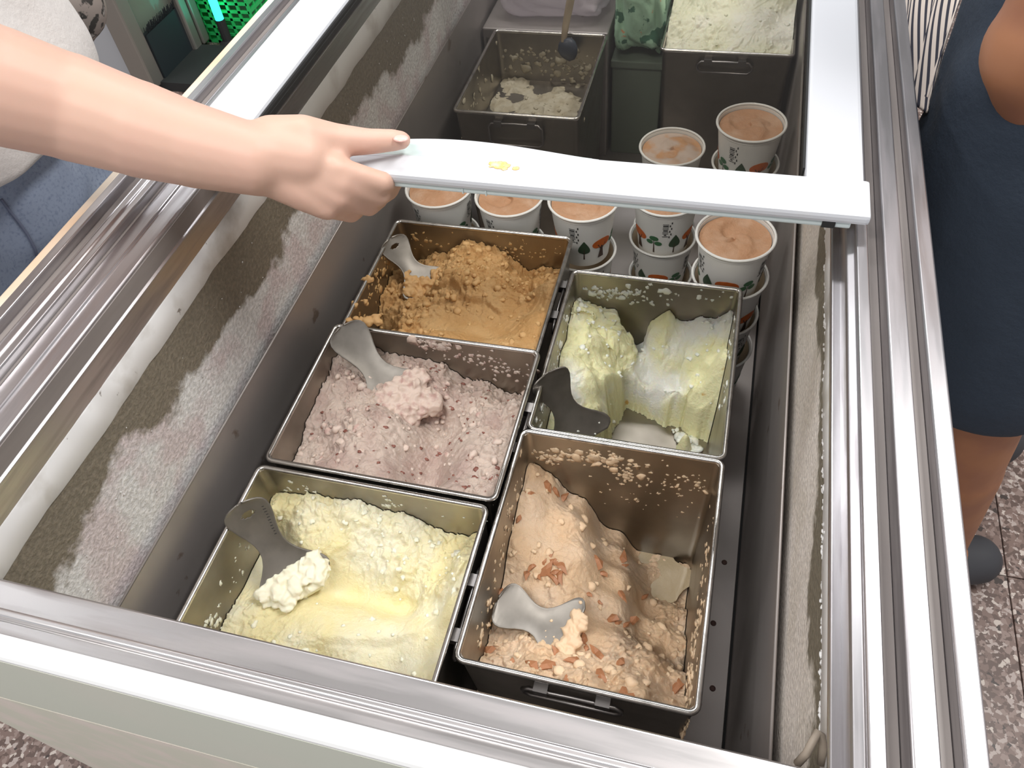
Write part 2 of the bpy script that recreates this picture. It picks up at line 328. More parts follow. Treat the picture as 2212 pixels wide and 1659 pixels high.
M['gap_shade'] = mat('groove_shade_strip', (.20, .175, .165), .5, 0, var=(5, (.27, .24, .225), .4, .7), stretch=(10, 1, 10))  # dark colour for strips that paint shade into the rail grooves
for xa, xb, d in ((.1376, .1446, .4122), (.1154, .1232, .4192), (.1004, .1034, .4362), (-.5110, -.5050, .4085), (-.5010, -.4974, .4085), (-.4786, -.4765, .4075)):
    MB().box((xa, Y0 + .001, Z(d + .001)), (xb, Y1 - .001, Z(d))).build('groove_shade_strip', M['gap_shade'], fz)
MB().box((-.4452, Y0 + .04, Z(.4265)), (-.4438, Y1 - .001, Z(.411))).build('track_shade_strip', M['gap_shade'], fz)  # dark strip, shade painted onto the left track's drop face
# front rail between the side rails
fr = [(.1215, .47), (.1215, .432), (.1205, .4305), (.1165, .429), (.1155, .4275), (.1150, .4095), (.1140, .408), (.0985, .408), (.0978, .407), (.0975, .4015), (.0965, .4005), (.0938, .4005), (.0928, .4015), (.0925, .4055), (.0845, .4055), (.0842, .47)]
o = MB().extr(prof(fr), 'x', -.4445, .0995).build('front_rail', M['aluf'], fz); bevel(o, .0007, 2)
o = MB().extr(prof([(.0842, .47), (.0842, .4012), (.0832, .400), (.0757, .400), (.0730, .4012), (.0717, .4035), (.0717, .407), (.0725, .407), (.0725, .47)]), 'x', -.520, .155).build('white_edge_band', mat('white_edge', (.80, .80, .79), .4), fz); bevel(o, .0006, 2)  # front edge band in one plain white
# outer body
c = MB(); c.box((-.520, Y0 + .004, .06), (-.47, Y1, Z(.47))); c.box((.125, Y0 + .004, .06), (.155, Y1, Z(.47))); c.box((-.47, Y1 - .05, .06), (.125, Y1, Z(.47))); c.box((-.47, Y0 + .004, .06), (.125, Y1 - .05, .11))
c.build('cabinet', M['cab'], fz)
o = MB().box((-.520, Y0, Z(.528)), (.155, Y0 + .0010, Z(.4072))).build('front_panel', M['front'], fz)
MB().box((-.518, Y0 + .0012, Z(.540)), (.153, Y0 + .0040, Z(.520))).build('panel_seam', M['gap_shade'], fz)
o = MB().box((-.520, Y0, .07), (.155, Y0 + .0010, Z(.5315))).build('lower_front_panel', M['frontlow'], fz)
o = MB().box((-.532, Y0, Z(.44)), (-.522, Y1, Z(.402))).build('edge_strip', M['wood'], fz); bevel(o, .002); o['label'] = 'orange and cream edging along the outer side'
for x in (-.47, .10):
    for y in (.14, 1.66):
        MB().lathe([(.022, 0), (.022, .05), (.015, .06)], (x, y, 0), 16, True, True).build('foot', M['dark'], fz)
# insulated inner walls: a plastic breaker strip on top, frosted panels below
def panel(x0, x1, ya, yb, da, db, m, name): return MB().box((x0, ya, Z(db)), (x1, yb, Z(da))).build(name, m, fz)
for ya, yb in ((.13, .7085), (.7095, 1.1345), (1.1355, 1.70)):
    panel(-.4475, -.4455, ya, yb, .482, .94, M['frostL'], 'frosted_panel')
    panel(.1000, .1030, ya, yb, .470, .94, M['frostR'], 'frosted_panel')
rng = np.random.default_rng(5)
def ragged(x0, xo, ya, yb, da, db, name, m, seed, amp=.004):          # strip whose lower edge is ragged frost
    n = 260; ys = np.linspace(ya, yb, n); lo = db + amp * fbm(ys * 22, ys * 0 + 2, seed, 4)
    th = .0012 + .0008 * fbm(ys * 60, ys * 0, seed + 3, 3); sg = 1 if xo > x0 else -1
    v = []
    for i in range(n): v += [(x0, ys[i], Z(da)), (x0 + sg * th[i], ys[i], Z(da + .001)), (x0 + sg * (th[i] + .0006), ys[i], Z(lo[i] - .002)), (x0, ys[i], Z(lo[i]))]
    f = [[i * 4 + k, i * 4 + k + 1, i * 4 + 5 + k, i * 4 + 4 + k] for i in range(n - 1) for k in range(3)]
    return recalc(mk(name, v, f, m, fz, True))
ragged(-.4453, 1, .13, 1.70, .4535, .484, 'breaker_strip', M['strip'], 3)
ragged(.0998, -1, .13, 1.70, .449, .476, 'breaker_strip', M['strip'], 9, .006)
panel(-.45, .105, .1225, .126, .47, .94, M['frostL'], 'frosted_panel')
panel(-.45, .105, 1.70, 1.705, .44, .94, M['frostL'], 'frosted_panel')
panel(-.49, -.4478, Y0 + .05, 1.7, .471, .94, M['cab'], 'insulation'); panel(.1032, .124, Y0 + .05, 1.7, .471, .94, M['cab'], 'insulation')
# frost beads on the wall strip
fb = MB()
for k in range(420):
    y = rng.uniform(.15, 1.5); s = rng.uniform(.0006, .0018); fb.blob((.0990, y, Z(rng.normal(.476, .0022))), s, rng, (.7, 1.4, .8))
    if k % 3 == 0: fb.blob((-.4445, y, Z(rng.uniform(.5, .58))), s * .5, rng, (.5, 1, 1))
fb.build('frost_bead', M['strip'], fz, True)['kind'] = 'stuff'
# steel bin that lines the lower part
bx0, bx1, by0, by1, bt, bf = -.4385, .0932, .130, 1.66, .605, .905
def sheet(a, b_, name='bin_wall'): return bevel(MB().box(a, b_).build(name, M['bin'], fz), .0006, 1)
sheet((bx0, by0, Z(bf)), (bx0 + .0015, by1, Z(bt))); sheet((bx1 - .0015, by0, Z(bf)), (bx1, by1, Z(bt)))
sheet((bx0 + .0015, by0, Z(bf)), (bx1 - .0015, by0 + .0015, Z(bt))); sheet((bx0 + .0015, by1 - .0015, Z(bf)), (bx1 - .0015, by1, Z(bt)))
sheet((bx0, by0, Z(bf + .004)), (bx1 - .004, by1, Z(bf)), 'bin_floor')
MB().box((-.46, .12, Z(.945)), (.115, 1.71, Z(bf + .004))).build('freezer_base', M['dark'], fz)
MB().tube([(bx1 - .0008, by0, Z(bt)), (bx1 - .0008, by1, Z(bt))], .0014, 6).build('bin_edge', M['bin'], fz, True)
MB().tube([(bx0 + .0008, by0, Z(bt)), (bx0 + .0008, by1, Z(bt))], .0012, 6).build('bin_edge', M['bin'], fz, True)
for k, y in enumerate((.245, .315, .39, .47)):
    MB().lathe([(.0035, 0), (.003, .0012), (.001, .0018)], (.068 + .006 * (k % 2), y, Z(bf)), 10, False, True).build('screw', M['screw'], fz)
# dark drain hose and hook at the front right corner
hp = [P(1722, 1650, .46), P(1742, 1628, .452), P(1757, 1600, .447), P(1765, 1583, .447), P(1775, 1590, .450), P(1778, 1615, .456), P(1774, 1650, .465)]
MB().tube(hp, .0022, 8).build('hose_end', mat('hose_rubber', (.30, .25, .2), .6), fz, True)

# ------------------------------------------------------------------ sliding glass lid
LT, LB = .390, .408; LX0, LX1, LY0, LY1 = -.478, .1130, .498, 1.16
ld = thing('sliding_lid', (LX0, LY0, Z(LB)), 'white-framed sliding glass lid half open on the freezer rails', 'lid')
def lbox(a, b_, name, bev=.003, m='lid'): return MB().box(a, b_, bev).build(name, M[m], ld, False)
lbox((LX0, LY0 + .042, Z(.4075)), (-.4225, LY1, Z(LT)), 'side_frame'); lbox((.0657, LY0 + .042, Z(.4075)), (.1085, LY1, Z(LT)), 'side_frame')
lbox((LX0 + .002, LY1, Z(.4075)), (.1085, LY1 + .05, Z(LT)), 'back_frame')
lbox((LX0, LY0, Z(.3975)), (.1125, LY0 + .0440, Z(LT - .0012)), 'front_frame', .003)
lbox((LX0 + .004, LY0 + .002, Z(.4030)), (.1005, LY0 + .012, Z(.3965)), 'front_lip', .0015, 'lidlow')
for x in (-.203, -.183): MB().box((x, LY0 + .0012, Z(.4031)), (x + .0010, LY0 + .006, Z(.3975))).build('lip_joint', M['lidlow'], ld)
lbox((.0800, LY0 + .0010, Z(.4031)), (.0895, LY0 + .005, Z(.3978)), 'slot', .0004, 'dark')
lbox((.0925, LY0 + .02, Z(.4078)), (.1100, LY0 + .09, Z(.397)), 'runner', .001); lbox((-.470, LY0 + .02, Z(.4078)), (-.452, LY0 + .09, Z(.397)), 'runner', .001)
# crescent grip standing up at the inner edge of the front frame
gx0, gx1 = -.300, -.096; n = 40
def cres(inset, z0, z1):
    xs = np.linspace(gx0 + inset * 1.6, gx1 - inset * 2.2, n); t = (xs - gx0) / (gx1 - gx0)
    bulge = np.sin(np.pi * np.clip(t, 0, 1) ** .80) ** 1.25 * .0120
    yf = np.full(n, LY0 + .022 + inset) + .012 * t; yb = LY0 + .0425 + bulge - inset * (bulge / .0120)
    yb = np.maximum(yb, yf + .0005)
    return xs, yf, yb
def crescent(inset, dz0, dz1, name, m, bev=.0015):
    xs, yf, yb = cres(inset, 0, 0); pl = [(xs[i], yf[i]) for i in range(n)] + [(xs[i], yb[i]) for i in range(n - 1, -1, -1)]
    k = len(pl); v = [(x, y, Z(dz0)) for x, y in pl] + [(x, y, Z(dz1)) for x, y in pl]
    f = [list(range(k))[::-1], [k + i for i in range(k)]] + [[i, (i + 1) % k, k + (i + 1) % k, k + i] for i in range(k)]
    return bevel(mk(name, v, f, M[m], ld), bev, 2)
g = crescent(0, .400, .38855, 'grip', 'lid', .0002); crescent(.0026, .3889, .38840, 'grip_hollow', 'lidin', .0001)
# orange stain on the grip
sp = P(1077, 353, .3872); st = MB(); rng = np.random.default_rng(11)
for k in range(40): st.blob((sp.x + rng.normal(0, .0042), sp.y + rng.normal(0, .0020), Z(.3885)), rng.uniform(.0016, .0032), rng, (1, 1, .14), .12)
o = st.build('stain', M['stain'], ld, True); o['kind'] = 'stuff'; o['label'] = 'orange ice cream smear'
MB().box((-.4225, LY0 + .0440, Z(.4000)), (.0657, LY1, Z(.3965))).build('glass_pane', M['glass'], ld)
MB().box((.0640, LY0 + .06, Z(.4055)), (.0662, LY1, Z(.3935))).build('gasket', M['dark'], ld); MB().box((-.4232, LY0 + .06, Z(.4055)), (-.4205, LY1, Z(.3935))).build('gasket', M['dark'], ld)

# ------------------------------------------------------------------ steel tubs
def rrect(x0, x1, y0, y1, rad, k=5):
    pts = []
    for cx, cy, a0 in ((x1 - rad, y1 - rad, 0), (x0 + rad, y1 - rad, 90), (x0 + rad, y0 + rad, 180), (x1 - rad, y0 + rad, 270)):
        for i in range(k + 1):
            a = math.radians(a0 + 90 * i / k); pts.append((cx + rad * math.cos(a), cy + rad * math.sin(a)))
    return pts
TUBS = {}
TAPER = .010
def tub(key, label, x0, x1, y0, y1, D, handles, floorD=.9005, hstyle='low'):
    base = Z(.905); cx, cy = (x0 + x1) / 2, (y0 + y1) / 2
    t = thing('ice_cream_tub', (cx, cy, base), label, 'tub', 'steel tubs in the freezer')
    def ring(ins, z, rad=.008): return [(x, y, z) for x, y in rrect(x0 + ins, x1 - ins, y0 + ins, y1 - ins, rad)]
    rings = [ring(TAPER, base), ring(0.001, Z(D)), ring(.0025, Z(D)), ring(TAPER * (floorD - D) / (.905 - D) + .0022, Z(floorD))]
    n_ = len(rings[0]); vs = [p for r_ in rings for p in r_]
    fs = [[i * n_ + k, i * n_ + (k + 1) % n_, (i + 1) * n_ + (k + 1) % n_, (i + 1) * n_ + k] for i in range(3) for k in range(n_)]
    fs += [list(range(n_))[::-1], [3 * n_ + k for k in range(n_)]]
    body = recalc(mk('body', vs, fs, M['tub'], t))
    for p in body.data.polygons: p.use_smooth = True
    m = body.modifiers.new('edge', 'EDGE_SPLIT'); m.split_angle = math.radians(35)
    MB().tube([(x, y, Z(D)) for x, y in rrect(x0 + .0005, x1 - .0005, y0 + .0005, y1 - .0005, .007)], .0029, 8, True).build('rim', M['rim'], t, True)
    for h in handles:
        ax, s = h[0], (1 if h[1] == '+' else -1)
        def loc(a, out, d):
            ins = TAPER * (d) / (.905 - D)
            if ax == 'x': return ((x1 - ins if s > 0 else x0 + ins) + s * out, cy + a, Z(D + d))
            return (cx + a, (y1 - ins if s > 0 else y0 + ins) + s * out, Z(D + d))
        hw = .042; h0, h1 = (.012, .030) if hstyle == 'low' else (.012, .050); of = .006
        pts = [loc(-hw + .006, of, h0), loc(-hw, of, h0 + .006), loc(-hw, of, h1 - .006), loc(-hw + .006, of, h1), loc(0, of, h1), loc(hw - .006, of, h1), loc(hw, of, h1 - .006), loc(hw, of, h0 + .006), loc(hw - .006, of, h0), loc(0, of, h0)]
        hn = MB().tube(pts, .0020, 7, True).build('handle', M['wire'], t, True)
        for q in (-.026, .026):
            lug = MB()
            a, b_ = Vector(loc(q - .006, -.001, h0 - .004)), Vector(loc(q + .006, of + .0028, h0 + .005))
            lug.box([min(a[i], b_[i]) for i in range(3)], [max(a[i], b_[i]) for i in range(3)])
            lug.build('handle_bracket', M['wire'], hn)
    TUBS[key] = dict(x0=x0, x1=x1, y0=y0, y1=y1, D=D, floorD=floorD, obj=t)
    return t
tub('BL', 'steel tub holding smooth custard-yellow ice cream, below the red bean tub', -.4095, -.1670, .1570, .3500, .652, ('x+',))
tub('ML', 'steel tub holding pinkish red bean ice cream, between two other tubs', -.4055, -.1625, .3570, .5480, .650, ('x+',))
tub('TL', 'steel tub holding caramel-brown crumbly ice cream beside the paper cups', -.4080, -.1690, .5570, .7590, .668, ('x+',))
tub('BR', 'steel tub holding beige ice cream with brown nuts, wire handle facing the front rail', -.1570, .0440, .2050, .4470, .656, ('y-',))
tub('TR', 'steel tub half emptied of white and yellow sorbet, bare steel floor showing', -.1545, .0450, .4550, .6960, .664, ('y+',), .840)
tub('B1', 'nearly empty steel tub with dried beige residue under the glass lid', -.4035, -.2110, 1.010, 1.256, .660, ('y-',), .745, 'tall')
tub('B2', 'steel tub heaped above its rim with pale cream ice cream under the glass', -.1150, .0850, 1.200, 1.440, .650, ('y-',))

# ------------------------------------------------------------------ ice cream
def inner(T, D, ins=.0030):
    k = TAPER * (D - T['D']) / (.905 - T['D']); return T['x0'] + k + ins, T['x1'] - k - ins, T['y0'] + k + ins, T['y1'] - k - ins
def surface(T, ctrl, seed, amp, freq, detail=.0016, extra=None, pw=3.2, rough=None, lump=.0105, warp=.0042):
    W, H = T['x1'] - T['x0'], T['y1'] - T['y0']; nx = int(W / .00105); ny = int(H / .00105)
    s, t = np.meshgrid(np.linspace(0, 1, nx), np.linspace(0, 1, ny)); X = T['x0'] + W * s; Y = T['y0'] + H * t
    num = 0; den = 0
    for cx, cy, cD in ctrl:
        w = 1 / ((X - cx) ** 2 + (Y - cy) ** 2 + .00012) ** (pw / 2); num = num + w * cD; den = den + w
    D = num / den
    R = np.ones_like(X) if rough is None else rough(X, Y)
    n1 = fbm(X * freq, Y * freq, seed, 4, .55); n2 = ridged(X * freq * 2.1 + 5, Y * freq * 2.1, seed + 20, 3); n3 = fbm(X * 260, Y * 260, seed + 40, 3)
    lp = .50 * lumps(X, Y, .0150, seed + 80) + .33 * lumps(X, Y, .0075, seed + 84) + .17 * lumps(X, Y, .0038, seed + 88)
    tt = fbm(X * 24 + .6 * n1, Y * 20 + .9 * n1, seed + 90, 3) * 3.2 + 10; saw = tt - np.floor(tt); saw = np.minimum(saw, (1 - saw) * 9)
    D = D - amp * n1 * (.35 + .65 * R) + amp * .7 * R * (n2 - .55) + detail * R * n3 - lump * R * (lp - .28) - .0042 * (saw - .4) * np.clip(R * 1.4, .10, .9)
    if extra: D = extra(X, Y, D)
    wx = fbm(X * 75, Y * 75, seed + 60, 3) * warp * R; wy = fbm(X * 75 + 9, Y * 75, seed + 70, 3) * warp * R
    k = TAPER * np.clip(D - T['D'], 0, .3) / (.905 - T['D']); ins = .0031
    ex = np.minimum(np.minimum(s, 1 - s) * 8, 1); ey = np.minimum(np.minimum(t, 1 - t) * 8, 1)
    Xo = T['x0'] + k + ins + (W - 2 * k - 2 * ins) * s + wx * ex; Yo = T['y0'] + k + ins + (H - 2 * k - 2 * ins) * t + wy * ey
    return Xo, Yo, D
def dipper(fun_grid):
    return fun_grid
def ice(key, name, label, ctrl, m, mc, seed, amp, freq, ncrumb=120, extra=None, rough=None, detail=.0016, smear=(), crumb_sz=(.0014, .0042), lump=.0105, warp=.0042):
    T = TUBS[key]; X, Y, D = surface(T, ctrl, seed, amp, freq, detail, extra, rough=rough, lump=lump, warp=warp)
    ny, nx = X.shape; fD = T['floorD'] - .0006; keep = D < fD
    v = np.stack([X, Y, CAMZ - np.minimum(D, fD + .0002)], -1).reshape(-1, 3)
    idx = np.arange(nx * ny).reshape(ny, nx)
    q = np.stack([idx[:-1, :-1], idx[:-1, 1:], idx[1:, 1:], idx[1:, :-1]], -1).reshape(-1, 4)
    kq = (keep[:-1, :-1] | keep[:-1, 1:] | keep[1:, 1:] | keep[1:, :-1]).reshape(-1); q = q[kq]
    used = np.zeros(nx * ny, bool); used[q.ravel()] = True; mp = np.cumsum(used) - 1
    org = (float((T['x0'] + T['x1']) / 2), float((T['y0'] + T['y1']) / 2), float(Z(np.max(D[keep]) if keep.any() else fD)))
    root = thing(name, org, label, 'ice cream')
    o = mk('ice_cream_mass', v[used], mp[q], m, root, True)
    rng = np.random.default_rng(seed + 100)
    def sample():
        while True:
            i, j = rng.integers(4, ny - 4), rng.integers(4, nx - 4)
            if keep[i, j]: return i, j
    cr = MB()
    Rv = None if rough is None else rough(X, Y)
    for k in range(ncrumb):
        for _ in range(6):
            i, j = sample()
            if Rv is None or rng.random() < Rv[i, j]: break
        s = rng.uniform(*crumb_sz) * rng.uniform(.6, 1); cr.blob((X[i, j], Y[i, j], CAMZ - D[i, j] - s * .1), s, rng, (1, 1, .75), .26)
    o2 = cr.build('crumb', mc, root, True); o2['kind'] = 'stuff'
    # flecks stuck to the tub walls: (wall, centre along the wall, centre D, spread along, spread D, count, size)
    if smear:
        sm = MB()
        for wall, a, d, sa, sd, cnt, sz in smear:
            for k in range(cnt):
                aa = a + rng.normal(0, sa); dd = np.clip(d + rng.normal(0, sd), T['D'] + .004, T['floorD'] - .004); s = sz * min(1.5, rng.lognormal(-.55, .45))
                x0, x1, y0, y1 = inner(T, dd, .0026)
                if wall in 'lr': sm.blob((x0 if wall == 'l' else x1, np.clip(aa, y0, y1), Z(dd)), s, rng, (.35, 1, 1), .42)
                else: sm.blob((np.clip(aa, x0, x1), y0 if wall == 'f' else y1, Z(dd)), s, rng, (1, .35, 1), .42)
        o3 = sm.build('wall_fleck', mc, root, True); o3['kind'] = 'stuff'
    return root, (X, Y, D, keep)
def at(G, x, y):
    X, Y, D, K = G; i = np.argmin((X - x) ** 2 + (Y - y) ** 2); return D.ravel()[i]

# custard
def r_BL(X, Y): return np.clip(.10 + .95 * sstep(Y + .25 * (X + .29), .275, .305) + .35 * sstep(-Y - .3 * (X + .29), -.225, -.19) * sstep(-X, .18, .25), 0, 1)
def e_BL(X, Y, D):
    a = .272 + .012 * np.sin((X + .4) * 38) ; D = D + .022 * np.exp(-((X + .27) / .075) ** 2 - ((Y - .268) / .022) ** 2)
    D = D + .017 * np.exp(-((X + .215) / .040) ** 2 - ((Y - .205) / .028) ** 2) - .006 * np.exp(-((X + .285) / .03) ** 2 - ((Y - .212) / .012) ** 2)
    edge = .213 + .30 * (X + .30) + .008 * fbm(X * 30, X * 0 + 1, 5, 3) ; D = D + .006 * sstep(edge - Y, 0, .010) * sstep(X, -.33, -.29)
    return D
ctl = [(-.405, .205, .718), (-.405, .25, .722), (-.40, .29, .722), (-.395, .34, .695), (-.35, .342, .684), (-.31, .342, .680), (-.26, .342, .690), (-.20, .340, .712), (-.17, .33, .690), (-.17, .30, .668), (-.17, .26, .662), (-.17, .19, .662),
       (-.33, .318, .694), (-.26, .315, .704), (-.21, .31, .716), (-.30, .28, .722), (-.24, .27, .722), (-.2, .26, .705), (-.36, .24, .718), (-.36, .19, .716), (-.30, .235, .712), (-.25, .24, .708), (-.3, .17, .722), (-.23, .17, .716), (-.19, .22, .690), (-.40, .16, .718), (-.17, .16, .67)]
iceBL, G_BL = ice('BL', 'custard_ice_cream', 'smooth custard-yellow ice cream with scooped hollows and a ragged ridge at the back', ctl, M['vanilla'], M['vancrumb'], 3, .0045, 26, 90, e_BL, r_BL, .0012,
    smear=(('l', .20, .700, .014, .008, 26, .0034), ('l', .26, .69, .03, .012, 18, .0018), ('l', .32, .685, .012, .008, 16, .0022), ('b', -.375, .675, .012, .006, 10, .0022), ('b', -.27, .676, .006, .006, 14, .0026), ('r', .25, .658, .05, .004, 30, .0022), ('b', -.19, .675, .02, .004, 5, .0016)))
bit = MB(); rng = np.random.default_rng(4)
for px_, py_ in ((660, 1222), (672, 1228), (700, 1225), (652, 1215)):
    p = P(px_, py_, .722); bit.blob((p.x, p.y, Z(at(G_BL, p.x, p.y)) + .001), .0035, rng, (1, .8, .6))
bit.build('pink_bit', mat('pink_bits', (.66, .42, .33), .5), iceBL, True)['kind'] = 'stuff'

# red bean
def r_ML(X, Y): return np.clip(.34 + .85 * sstep(Y, .455, .51) + .55 * sstep(X, -.215, -.18) + .6 * np.exp(-((X + .335) / .05) ** 2 - ((Y - .43) / .045) ** 2), .12, 1)
def e_ML(X, Y, D):
    ch = np.exp(-((X + .255 + .15 * (Y - .43)) / .026) ** 2) * sstep(-Y, -.50, -.475)
    D = D + .030 * ch * sstep(Y, .352, .385) + .0006 * np.sin(X * 1900) * ch
    D = D + .016 * np.exp(-((X + .30) / .03) ** 2 - ((Y - .475) / .018) ** 2)
    return D - .020 * np.exp(-((X + .322) / .040) ** 2 - ((Y - .425) / .045) ** 2) - .008 * np.exp(-((X + .20) / .025) ** 2 - ((Y - .40) / .05) ** 2)
ctl = [(-.40, .36, .692), (-.40, .39, .694), (-.398, .45, .680), (-.398, .52, .676), (-.38, .54, .680), (-.33, .542, .685), (-.29, .542, .690), (-.24, .54, .712), (-.19, .54, .73), (-.166, .52, .700), (-.166, .48, .668), (-.166, .42, .668), (-.166, .37, .668),
       (-.35, .36, .668), (-.29, .36, .662), (-.22, .36, .662), (-.35, .47, .682), (-.30, .50, .692), (-.23, .49, .70), (-.20, .46, .685), (-.20, .40, .674), (-.34, .42, .680), (-.37, .40, .688), (-.26, .43, .690), (-.24, .39, .680)]
iceML, G_ML = ice('ML', 'red_bean_ice_cream', 'pinkish ice cream flecked with red beans, with a scraped channel down its middle', ctl, M['taro'], M['tarocrumb'], 13, .0060, 30, 150, e_ML, r_ML, .0020,
    smear=(('b', -.285, .658, .018, .004, 42, .0046), ('b', -.21, .678, .02, .010, 44, .0026), ('b', -.26, .672, .02, .006, 22, .0024), ('b', -.18, .70, .008, .01, 10, .002)), lump=.015, warp=.0055, crumb_sz=(.0016, .0055))
bn = MB(); rng = np.random.default_rng(8)
for k in range(110):
    x, y = rng.uniform(-.395, -.17), rng.uniform(.363, .535); s = rng.uniform(.0008, .0027)
    bn.blob((x, y, Z(at(G_ML, x, y)) - s * .25), s, rng, (1.3, .8, .6), .32)
bn.build('red_bean_bit', M['bean'], iceML, True)['kind'] = 'stuff'

# caramel
def r_TL(X, Y): return np.clip(.40 + .75 * sstep(Y - .5 * (X + .29), .63, .68) + .5 * sstep(-X, .32, .36) - .35 * np.exp(-((X + .25) / .05) ** 2 - ((Y - .61) / .03) ** 2), .18, 1)
def e_TL(X, Y, D):
    D = D + .055 * np.exp(-((X + .405) / .030) ** 2 - ((Y - .595) / .034) ** 2) + .030 * np.exp(-((X + .215) / .018) ** 2 - ((Y - .70) / .012) ** 2)
    D = D + .014 * np.exp(-((X + .355) / .02) ** 2 - ((Y - .668) / .014) ** 2) - .014 * np.exp(-((X + .30) / .035) ** 2 - ((Y - .675) / .022) ** 2)
    e = .655 - .25 * (X + .29) + .004 * np.sin(X * 140); return D - .007 * sstep(Y - e, 0, .006) * sstep(-abs(X + .28), -.06, -.04)
ctl = [(-.40, .57, .74), (-.40, .60, .735), (-.40, .65, .712), (-.40, .69, .71), (-.38, .72, .72), (-.40, .75, .738), (-.34, .748, .715), (-.31, .748, .695), (-.28, .745, .702), (-.23, .745, .73), (-.19, .748, .722), (-.172, .72, .695), (-.172, .68, .676), (-.172, .62, .674), (-.172, .565, .676),
       (-.36, .565, .682), (-.29, .565, .676), (-.22, .565, .674), (-.35, .61, .702), (-.30, .62, .700), (-.24, .61, .698), (-.30, .68, .692), (-.25, .68, .698), (-.345, .65, .698), (-.21, .66, .702), (-.30, .725, .698), (-.36, .70, .712)]
iceTL, G_TL = ice('TL', 'caramel_ice_cream', 'caramel-brown crumbly ice cream piled against the tub back', ctl, M['coffee'], M['coffcrumb'], 23, .0065, 32, 300, e_TL, r_TL, .0020,
    smear=(('l', .59, .69, .022, .012, 26, .0040), ('l', .565, .676, .006, .004, 26, .0052), ('f', -.385, .674, .014, .003, 34, .005), ('l', .67, .69, .025, .012, 40, .0036), ('b', -.37, .698, .02, .010, 18, .0028), ('b', -.24, .69, .025, .008, 40, .0016), ('b', -.26, .70, .03, .008, 26, .002)), crumb_sz=(.0018, .0058))

rl = MB(); rng = np.random.default_rng(14)
for px_, py_, n_, sp_, sz in ((770, 688, 8, .006, .0045), (812, 694, 9, .006, .0055), (765, 655, 4, .004, .004), (790, 650, 4, .004, .004), (795, 600, 5, .004, .0045)):
    for k in range(n_):
        p = P(px_, py_, .664); rl.blob((p.x + rng.normal(0, sp_), p.y + rng.normal(0, sp_ * .5), Z(.6655) + rng.uniform(-.004, .002)), sz * rng.uniform(.5, 1), rng, (1, 1, .7), .3)
fuse('rim_clump', rl, M['coffcrumb'], iceTL, .0012, 1, .3)['kind'] = 'stuff'
# nut
def r_BR(X, Y): return np.clip(.30 + .5 * fbm(X * 22, Y * 22, 77, 2) + .5 * sstep(-Y, -.285, -.25) * sstep(-X, -.02, .02) + .45 * sstep(X - .6 * (Y - .3), -.05, .0), .1, 1)
def e_BR(X, Y, D):
    D = D - .013 * np.exp(-((X + .10) / .045) ** 2 - ((Y - .335) / .04) ** 2) + .010 * np.exp(-((X + .105) / .045) ** 2 - ((Y - .285) / .022) ** 2)
    return D - .012 * np.exp(-((X - .005) / .05) ** 2 - ((Y - .235) / .03) ** 2)
ctl = [(-.152, .435, .698), (-.152, .40, .705), (-.152, .36, .715), (-.152, .30, .735), (-.150, .25, .742), (-.148, .215, .722), (-.135, .44, .722), (-.11, .44, .760), (-.06, .44, .815), (-.02, .44, .856), (.03, .44, .862), (.038, .40, .868), (.038, .35, .832), (.036, .30, .795), (.034, .25, .758), (.034, .215, .725),
       (-.10, .212, .694), (-.05, .212, .686), (.00, .212, .690), (-.11, .40, .728), (-.09, .36, .733), (-.05, .40, .792), (-.04, .36, .770), (-.04, .32, .752), (.0, .36, .835), (.005, .32, .792), (-.09, .30, .735), (-.10, .26, .726), (-.04, .27, .732), (.0, .26, .737), (-.03, .24, .715), (0.01, .40, .858)]
iceBR, G_BR = ice('BR', 'nut_ice_cream', 'beige ice cream with brown nut pieces sloping down to a melted puddle', ctl, M['nutice'], M['nutcrumb'], 33, .0065, 28, 90, e_BR, r_BR, .0020,
    smear=(('b', -.075, .680, .020, .006, 60, .0036), ('b', -.13, .692, .012, .006, 24, .0036), ('b', -.045, .700, .012, .008, 34, .0030), ('b', .015, .70, .018, .014, 46, .0022), ('b', -.02, .735, .035, .014, 30, .0016), ('l', .36, .69, .05, .012, 40, .0026), ('l', .26, .71, .03, .016, 30, .0034), ('r', .32, .70, .06, .018, 60, .0032), ('r', .26, .72, .03, .02, 60, .005)), crumb_sz=(.0018, .006))
# nuts: each piece a part
nutm = None; rng = np.random.default_rng(21)
nb_ = bmesh.new(); bmesh.ops.create_icosphere(nb_, subdivisions=1, radius=1)
for v in nb_.verts: v.co = v.co * (1 + .28 * rng.standard_normal()); v.co.z *= .55; v.co.x *= 1.5
nutme = bpy.data.meshes.new('nut_piece'); nb_.to_mesh(nutme); nb_.free(); nutme.materials.append(M['nut'])
spots = [(1180, 1230), (1165, 1245), (1195, 1215), (1200, 1235), (1150, 1225), (1215, 1225), (1190, 1200), (1175, 1215), (1140, 1240), (1195, 1250), (1210, 1245), (1320, 1340), (1350, 1350), (1335, 1345), (1365, 1345), (1200, 1410), (1240, 1430), (1265, 1400), (1285, 1410), (1300, 1420), (1245, 1395), (1260, 1380), (1180, 1440), (1055, 1410), (1350, 1500), (1362, 1510), (1340, 1430), (1200, 1060), (1185, 1050), (1215, 1075), (1290, 1215), (1300, 1240), (1345, 1205), (1350, 1220), (1470, 1480), (1460, 1490), (1150, 1440), (1110, 1430), (1270, 1285), (1295, 1300), (1345, 1290), (1300, 1460), (1225, 1470), (1085, 1280), (1240, 1330), (1390, 1290), (1120, 1120), (1145, 1065)]
